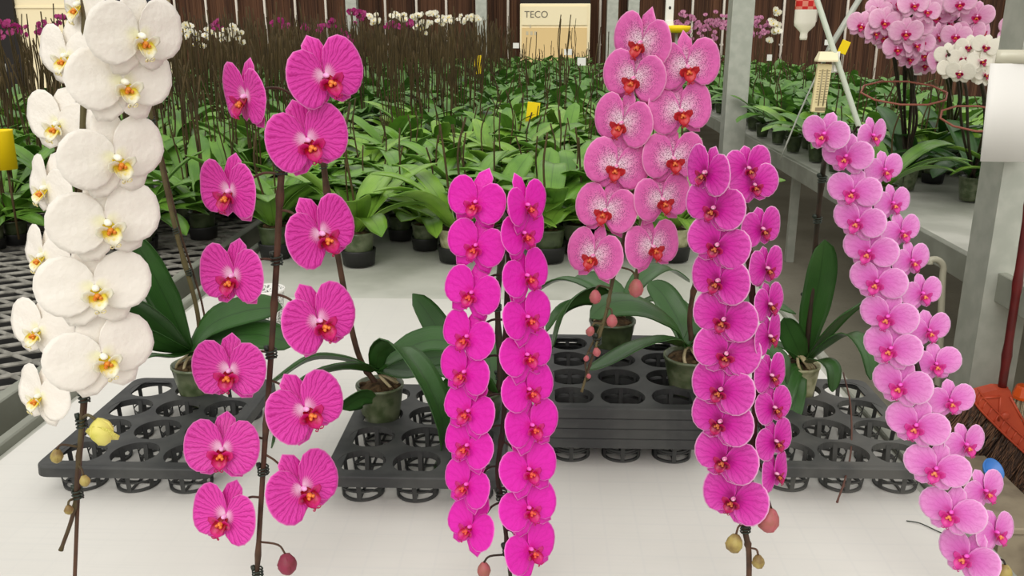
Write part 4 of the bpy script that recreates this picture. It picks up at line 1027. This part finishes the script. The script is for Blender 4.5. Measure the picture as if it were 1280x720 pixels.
# ------------------------------------------------------------------ posts, struts, hung things
def post(px, py_, Y, w, label, d=None):
    x = P(px, py_, Y).x; r_ = thing('steel_post', label, 'post', (x, Y, 0)); d = d or w
    b = MB(); b.box(-w / 2, w / 2, -d / 2, d / 2, 0, 3.2, bev=.008); b.build('shaft', M['steel'], r_, False)
    b = MB(); b.box(-w / 2 - .03, w / 2 + .03, -d / 2 - .03, d / 2 + .03, 0, .012); b.build('base_plate', M['steel'], r_, False)
    b = MB()
    for sx in (-1, 1):
        for sy in (-1, 1): b.lathe([(.012, .012), (.012, .022), (.002, .023)], 6, M=Matrix.Translation((sx * (w / 2 + .016), sy * (d / 2 + .016), 0)))
    b.build('bolts', M['steel'], r_, False); return r_
PR = post(1262, 250, 2.85, .145, 'wide galvanized steel post behind the broom, with a white paper strip'); prx = PR.location.x
PC = post(921, 90, 6.6, .155, 'galvanized steel post in the aisle behind the speckled orchid')
# white strip hung on the near post
zt = P(1255, 62, 2.72).z; zb = P(1255, 202, 2.72).z; xl = P(1229, 140, 2.72).x
r_ = thing('paper_strip', 'white paper strip in clear sleeve hung on the wide steel post', 'strip', (prx, 2.7, zb))
def curved(mb, x0, x1, z0, z1, yy, bow, th=.003, lean=0.0):
    vs = []; fs = []; n = 8
    for k in range(n + 1):
        t = k / n; x = x0 + (x1 - x0) * t; y = yy - bow * math.sin(t * PI)
        vs += [(x - lean, y, z0), (x, y, z1), (x - lean, y + th, z0), (x, y + th, z1)]
    for k in range(n):
        a = 4 * k; fs += [(a, a + 4, a + 5, a + 1), (a + 2, a + 3, a + 7, a + 6), (a + 1, a + 5, a + 7, a + 3), (a, a + 2, a + 6, a + 4)]
    fs += [(0, 1, 3, 2), (4 * n, 4 * n + 2, 4 * n + 3, 4 * n + 1)]
    mb.add(vs, fs)
b = MB(); wst = .15; curved(b, xl - prx + .0, xl - prx + wst - .01, 0, (zt - zb) * .88, .02, .006, lean=-.014); b.build('paper', M['cardwhite'], r_)
b = MB(); curved(b, xl - prx + .016, xl - prx + wst + .004, (zt - zb) * .88, zt - zb, .024, .012); b.build('sleeve_top', plain('clear_sleeve', (206, 202, 180), .25, 0, .6), r_)
b = MB(); b.tube([(0, .06, zt - zb - .01), (-.02, .03, zt - zb - .01), (-.04, .02, zt - zb - .015)], .003, 6); b.build('hanging_wire', M['steel'], r_)
# diagonal struts
Yt = 3.1
a0 = P(1008, -40, Yt); a1 = P(1076, 165, Yt); a2 = a1 + (a1 - a0) * .6
b = MB(); b.tube([a0 + (a0 - a1) * 1.3, a1, a2], .0095, 10); r0 = b.build('support_rod', plain('pale_green_rod', (196, 204, 186), .4)); tag(r0, 'pale slanting rod passing beside the thermometer', 'rod')
b = MB(); b.tube([P(1110, -60, 5.0), P(1040, 55, 5.0), P(1028, 78, 5.0)], .016, 8); b.tube(smoothpath([P(1028, 78, 5.0), P(1000, 140, 5.0), P(975, 200, 5.0)], 3), .005, 6)
tag(b.build('brace_rod', M['steel']), 'grey slanting brace crossing behind the pale rod', 'rod')
# thermometer
tc = P(1032, 80, Yt); s = 1 * Yt * 1.02 / F
r_ = thing('thermometer', 'cream greenhouse thermometer with small roof hanging by the pale rod', 'thermometer', tc)
tm = plain('cream_plastic', (238, 226, 188), .5)
b = MB(); b.box(-9 * s, 7 * s, -.008, .008, -56 * s, 0, bev=.002, M=Matrix.Rotation(.06, 4, 'Y')); b.build('scale_board', plain('yellowed_scale', (222, 206, 156), .5), r_, False)
b = MB(); vs = [(-12 * s, -.03, 5 * s), (11 * s, -.03, 5 * s), (11 * s, .015, 5 * s), (-12 * s, .015, 5 * s), (-8 * s, -.006, 14 * s), (12 * s, -.006, 14 * s), (12 * s, .015, 14 * s), (-8 * s, .015, 14 * s), (-12 * s, -.03, 3 * s), (11 * s, -.03, 3 * s), (11 * s, .015, 3 * s), (-12 * s, .015, 3 * s)]
b.add(vs, [(0, 1, 5, 4), (4, 5, 6, 7), (0, 4, 7, 3), (1, 2, 6, 5), (8, 11, 10, 9), (8, 9, 1, 0), (9, 10, 2, 1), (10, 11, 3, 2), (11, 8, 0, 3)]); b.build('roof', tm, r_, False)
b = MB()
for xx in (-3.5, 2): b.tube([(xx * s, -.0095, -6 * s), (xx * s - .004, -.0095, -48 * s)], .0022, 6)
b.build('glass_tube', plain('grey_tube', (150, 140, 110), .3), r_)
b = MB()
for k in range(13):
    z = (-8 - 3 * k) * s
    for xx in (-6.5, -1, 4): b.box(xx * s - .003 - .0003 * k, xx * s + .004 - .0003 * k, -.0092, -.008, z, z + .0022)
b.box(-8 * s, 4 * s, -.0092, -.008, -54 * s, -50 * s); b.build('scale_marks', plain('scale_ink', (140, 124, 92), .6), r_, False)
b = MB(); b.box(9 * s, 17 * s, .012, .016, -10 * s, 14 * s); b.box(10.5 * s, 15 * s, .004, .012, -9 * s, -1 * s, bev=.001); b.build('back_tag', M['cardwhite'], r_, False)
b = MB(); b.tube([(2 * s, .0, 14 * s), (2 * s, 0, 17 * s), (8 * s, 0, 18 * s)], .003, 6); b.build('hook', M['steel'], r_)
# upside-down bottle
bc = P(1004, 50, 3.2); s = 3.2 * 1.02 / F
r_ = thing('feeding_bottle', 'upturned white bottle with red check band hanging above the leafy plants', 'bottle', bc)
prof = [(4, 0), (4.5, 3), (4.2, 7), (5, 9), (12, 16), (12.5, 20), (12.5, 33)]
b = MB(); b.lathe([(1 * s, 0)] + [(r * s, z * s) for r, z in prof] + [(12.5 * s, 34 * s)], 24, M=Matrix.Scale(.55, 4, (0, 1, 0))); b.build('bottle_body', plain('milky_plastic', (226, 222, 206), .35), r_)
t = NT('red_check'); ck = t.n('ShaderNodeTexChecker'); t.put(ck.inputs[0], t.scaled(t.obj(), (1, 0.0, 1))); ck.inputs['Scale'].default_value = 1 / (6.2 * s)
ck.inputs[1].default_value = lin((246, 150, 130)); ck.inputs[2].default_value = lin((222, 36, 40)); mchk = t.shade(ck.outputs[0], .4)
b = MB(); b.lathe([(12.5 * s, 34 * s), (12.9 * s, 34.2 * s), (12.9 * s, 66 * s), (11 * s, 72 * s), (4 * s, 74 * s)], 24, M=Matrix.Scale(.55, 4, (0, 1, 0))); b.build('check_band', mchk, r_)
b = MB(); b.tube([(0, 0, 73 * s), (0, 0, 73 * s + .55)], .002, 6); b.tube([(13 * s, 0, 20 * s), (14 * s, 0, 73 * s)], .002, 5); b.build('hanging_cord', M['pipe'], r_)
zz = bc.z + 73 * s + .55
b = MB(); b.tube([(-4, 3.2, zz), (5, 3.2, zz)], .02, 10); tag(b.build('overhead_pipe', M['steel']), 'overhead pipe carrying the upturned white bottle', 'pipe')

# yellow traps and small tags
def card(px, py, Y, w, h, label, tilt=0.0, cyl=False, zbase=TZ + .1):
    c = P(px, py, Y); s = Y * 1.03 / F; r_ = thing('sticky_trap', label, 'insect trap', (c.x, Y, zbase))
    b = MB()
    if cyl: b.lathe([(w * .48 * s, -h / 2 * s), (w * .5 * s, h / 2 * s - .004), (w * .52 * s, h / 2 * s), (w * .44 * s, h / 2 * s), (w * .42 * s, h / 2 * s - .01)], 24)
    else: b.box(-w / 2 * s, w / 2 * s, -.003, .003, -h / 2 * s, h / 2 * s, bev=.002, M=Matrix.Rotation(tilt, 4, 'Y'))
    o = b.build('yellow_card', M['yellow'], r_, cyl); o.location = (0, 0, c.z - zbase)
    b = MB(); b.tube([(0, .006, 0), (0, .006, c.z - zbase + (-h * .3 * s if cyl else 0))], .004, 6); b.build('stick', M['farstake'], r_)
card(665, 149, 5.2, 15, 40, 'yellow sticky card on a stick among the middle leaves', .12)
card(598, 81, 8.5, 9, 21, 'small yellow sticky card far back among middle bench leaves', -.12)
card(1055, 59, 8.0, 10, 15, 'small yellow card among leaves behind the thermometer', .35)
card(4, 187, 2.75, 27, 48, 'yellow cup trap on a stick above the mesh bench plants', 0, True)
c = P(846, 37, 5.6); s = 5.6 * 1.03 / F
r_ = thing('yellow_dish_trap', 'yellow dish trap with white holder on a pole behind the speckled orchid', 'insect trap', (c.x, 5.6, 0))
z = c.z
b = MB(); b.lathe([(2 * s, z - .02), (13 * s, z - .015), (16 * s, z + .005), (15.5 * s, z + .022), (6 * s, z + .026)], 28); b.build('dish', M['yellow'], r_)
b = MB(); b.box(-14 * s, -5 * s, -.015, .015, z + .02, z + 34 * s, bev=.003); b.lathe([(6 * s, z + .02), (5 * s, z + .05), (1 * s, z + .052)], 16, M=Matrix.Translation((-9.5 * s, 0, 0))); b.build('holder', M['cardwhite'], r_, False)
b = MB(); b.lathe([(.012, z + .17), (.012, z + .176), (.001, z + .177)], 10, M=Matrix.Translation((-9.5 * s, -.016, 0)) ) if False else b.ball((-9.5 * s, -.016, z + 24 * s), .008, .003, .01, 8); b.build('hole', M['darkpanel'], r_)
b = MB(); b.tube([(0, 0, 0), (0, 0, z - .018)], .008, 8); b.build('pole', M['steel'], r_)
pt = None
for (px, py, Y, w, h) in ((727, 77, 9, 10, 9), (710, 65, 10.5, 9, 7), (645, 57, 11, 7, 6), (203, 233, 3.4, 22, 16), (1034, 53, 8, 6, 6), (3, 85, 6, 9, 10), (1147, 88, 3.95, 11, 11), (962, 72, 8, 6, 7)):
    c = P(px, py, Y); s = Y * 1.03 / F; r_ = thing('plant_tag', {727: 'white plant tag standing highest before the cream cabinet foot', 710: 'pale tag leaning among dark leaves before the cream cabinet', 645: 'small white tag beside the cream cabinet edge', 203: 'pale printed plant tag behind the white orchid stake', 1034: 'grey white tag beside the pale slanting rod', 3: 'white tag among bare spikes near the dark wall corner', 1147: 'white tag hanging below the bunched pink blooms', 962: 'tiny white tag among leaves beside the aisle steel post'}[px], 'tag', (c.x, Y, TZ + .1))
    b = MB(); b.box(-w / 2 * s, w / 2 * s, -.001, .001, c.z - TZ - .1 - h / 2 * s, c.z - TZ - .1 + h / 2 * s); b.build('card', M['cardwhite'] if px != 203 else plain('pale_lilac_card', (222, 204, 222), .6), r_, False)
    b = MB(); b.tube([(0, .003, 0), (0, .003, c.z - TZ - .1)], .002, 5); b.build('stem', M['stakedark'], r_)

# ------------------------------------------------------------------ broom and things in the aisle
Yb = 2.55
def Q(px, py): return P(px, py, Yb)
h0, h1 = Q(1252, 488), Q(1283, 280)
r_ = thing('broom', 'orange broom with dark red bamboo handle leaning by the steel post', 'broom', (Q(1240, 560).x, Yb, 0))
ext = h1 + (h1 - h0) * 1.2; b = MB(); n = 30
hp = [h0 + (ext - h0) * (i / n) for i in range(n + 1)]; b.tube([p - r_.location for p in hp], [.0125 * (1.22 if i % 6 == 3 else 1) for i in range(n + 1)], 10); b.build('handle', M['broomred'], r_)
def slab(outline, y0, y1):
    b = MB(); n = len(outline); vs = [Vector((p.x, y0, p.z)) - r_.location for p in outline] + [Vector((p.x, y1, p.z)) - r_.location for p in outline]
    b.add(vs, [tuple(range(n)), tuple(range(2 * n - 1, n - 1, -1))] + [(i, n + i, n + (i + 1) % n, (i + 1) % n) for i in range(n)]); return b
b = slab([Q(1243, 483), Q(1209, 492), Q(1218, 505), Q(1240, 528), Q(1262, 549), Q(1285, 569), Q(1308, 582), Q(1312, 566), Q(1290, 548), Q(1272, 522), Q(1258, 484)][::-1], Yb - .022, Yb + .022)
b.tube([h0 - r_.location - (ext - h0).normalized() * .03, h0 - r_.location + (ext - h0).normalized() * .012], [.021, .017], 12)
b.ball(Q(1252, 516) - r_.location + Vector((0, -.024, 0)), .014, .006, .014, 10)
b.build('broom_head', M['broomhead'], r_, False)
b = MB()                                      # raised ribs of the moulded head
ed = [Q(1211, 494), Q(1219, 506), Q(1241, 529), Q(1263, 550), Q(1286, 570), Q(1308, 582)]; e2 = smoothpath(ed, 6)
b.tube([p - r_.location + Vector((0, -.024, 0)) for p in e2], .004, 6)
for p in e2[1::2]: q = p + Vector((.012, 0, .03)); b.tube([p - r_.location + Vector((0, -.023, 0)), q - r_.location + Vector((0, -.023, 0))], .0028, 5)
b.tube([p - r_.location + Vector((.012, -.024, .032)) for p in e2], .003, 6)
for q in ((1222, 494, 1246, 492), (1246, 492, 1244, 522), (1258, 492, 1284, 540)): b.tube([Q(q[0], q[1]) - r_.location + Vector((0, -.023, 0)), Q(q[2], q[3]) - r_.location + Vector((0, -.023, 0))], .004, 6)
b.build('rib_moulding', M['broomhead'], r_)
b = MB(); rnd = random.Random(5)
for k in range(420):                          # bristles
    t = rnd.random(); i = min(len(e2) - 2, int(t * (len(e2) - 1))); p = e2[i] + (e2[i + 1] - e2[i]) * rnd.random()
    yy = rnd.uniform(-.02, .02); d = Vector((-.10 + rnd.uniform(-.03, .03), yy * 1.5, -.155 + rnd.uniform(-.02, .02)))
    a = p - r_.location + Vector((0, yy, .004)); e = a + d
    e.z = max(e.z, .004)
    b.tube([a, a + d * .5 + Vector((.006, 0, .0)), e], [.0022, .002, .0012], 4, caps=False)
o = b.build('bristle_bundle', M['bristle'], r_); o['kind'] = 'stuff'
b = MB()
for k in range(18):
    pass
# orange capped brush
c = P(1279, 494, 2.7)
r_ = thing('hand_brush', 'small brush with bright orange cap beside the broom handle', 'brush', (c.x, c.y, 0))
b = MB(); b.lathe([(.01, c.z - .01), (.032, c.z - .01), (.034, c.z), (.026, c.z + .028), (.022, c.z + .034), (.004, c.z + .036)], 8); b.build('cap', M['orange'], r_, False)
b = MB(); rnd = random.Random(9)
for k in range(70):
    a = rnd.uniform(0, 6.3); q = .024 * math.sqrt(rnd.random()); b.tube([(q * math.cos(a), q * math.sin(a), c.z - .008), (q * 1.25 * math.cos(a), q * 1.25 * math.sin(a), c.z - .11)], .0016, 4, caps=False)
o = b.build('bristle_bundle', plain('cream_bristle', (196, 180, 150), .8), r_); o['kind'] = 'stuff'
b = MB(); b.tube([(0, 0, 0), (0, 0, c.z - .05)], .012, 10); b.build('handle', M['steel'], r_)
# blue thing
c = P(1240, 588, 2.35)
r_ = thing('blue_scoop', 'round blue plastic scoop behind the lower pale pink blooms', 'scoop', (c.x, c.y, 0))
b = MB(); b.lathe([(.002, -.012), (.022, -.012), (.032, .0), (.035, .008), (.032, .008), (.026, -.006), (.002, -.009)], 24, M=Matrix.Translation((0, 0, c.z)) @ Matrix.Rotation(.75, 4, 'X') @ Matrix.Rotation(.3, 4, 'Y')); b.build('bowl', M['blue'], r_)
b = MB(); b.tube([(.0, .01, c.z - .02), (.02, .02, c.z * .5), (.03, .02, 0)], .008, 8); b.build('stick', M['black'], r_)
c = P(1262, 634, 2.2)
b = MB(); b.box(-.09, .05, -.2, .2, 0, c.z - .02, bev=.01); b.box(-.10, .06, -.21, .21, c.z - .02, c.z, bev=.004)
o = b.build('storage_crate', plain('dull_crate', (150, 138, 116), .7, c2=(120, 108, 90), scale=10), None, False); o.location = (c.x + .02, c.y + .1, 0); tag(o, 'dull brown crate standing in the aisle under the broom', 'crate')
# bent pipe
b = MB(); b.tube(smoothpath([P(1162, 330, 3.0), P(1163, 325, 3.0), P(1172, 325, 3.0), P(1179, 333, 3.0), P(1178, 350, 3.0), P(1176, 400, 3.0), P(1173, 470, 3.0), Vector((P(1171, 480, 3.0).x, 3.0, 0))], 5), .0115, 10)
tag(b.build('bent_pipe', plain('grey_beige_pipe', (168, 164, 144), .4)), 'slim bent pipe standing in the aisle between pink blooms and post', 'pipe')

# ------------------------------------------------------------------ light
w = bpy.data.worlds.new('greenhouse_daylight'); sc.world = w; w.use_nodes = True; nt = w.node_tree; nt.nodes.clear()
tc = nt.nodes.new('ShaderNodeTexCoord'); sx = nt.nodes.new('ShaderNodeSeparateXYZ'); nt.links.new(tc.outputs['Generated'], sx.inputs[0])
mr = nt.nodes.new('ShaderNodeMapRange'); mr.inputs['From Min'].default_value = -.25; mr.inputs['From Max'].default_value = .8; mr.inputs['To Min'].default_value = .55; mr.inputs['To Max'].default_value = .95
nt.links.new(sx.outputs[2], mr.inputs['Value'])
bg = nt.nodes.new('ShaderNodeBackground'); bg.inputs[0].default_value = (1.0, .975, .93, 1); nt.links.new(mr.outputs[0], bg.inputs[1])
ow = nt.nodes.new('ShaderNodeOutputWorld'); nt.links.new(bg.outputs[0], ow.inputs[0])
sd = bpy.data.lights.new('sun', 'SUN'); sd.energy = 1.35; sd.angle = math.radians(50); sd.color = (1, .97, .92)
so = bpy.data.objects.new('sun', sd); C.objects.link(so); so.rotation_euler = Euler((math.radians(38), math.radians(-12), 0))
so.rotation_euler = Euler((math.radians(54), math.radians(-10), 0))
sc.view_settings.view_transform = 'Standard'; sc.view_settings.look = 'None'; sc.view_settings.gamma = 1; sc.view_settings.use_curve_mapping = False
sc.view_settings.exposure = 0.17
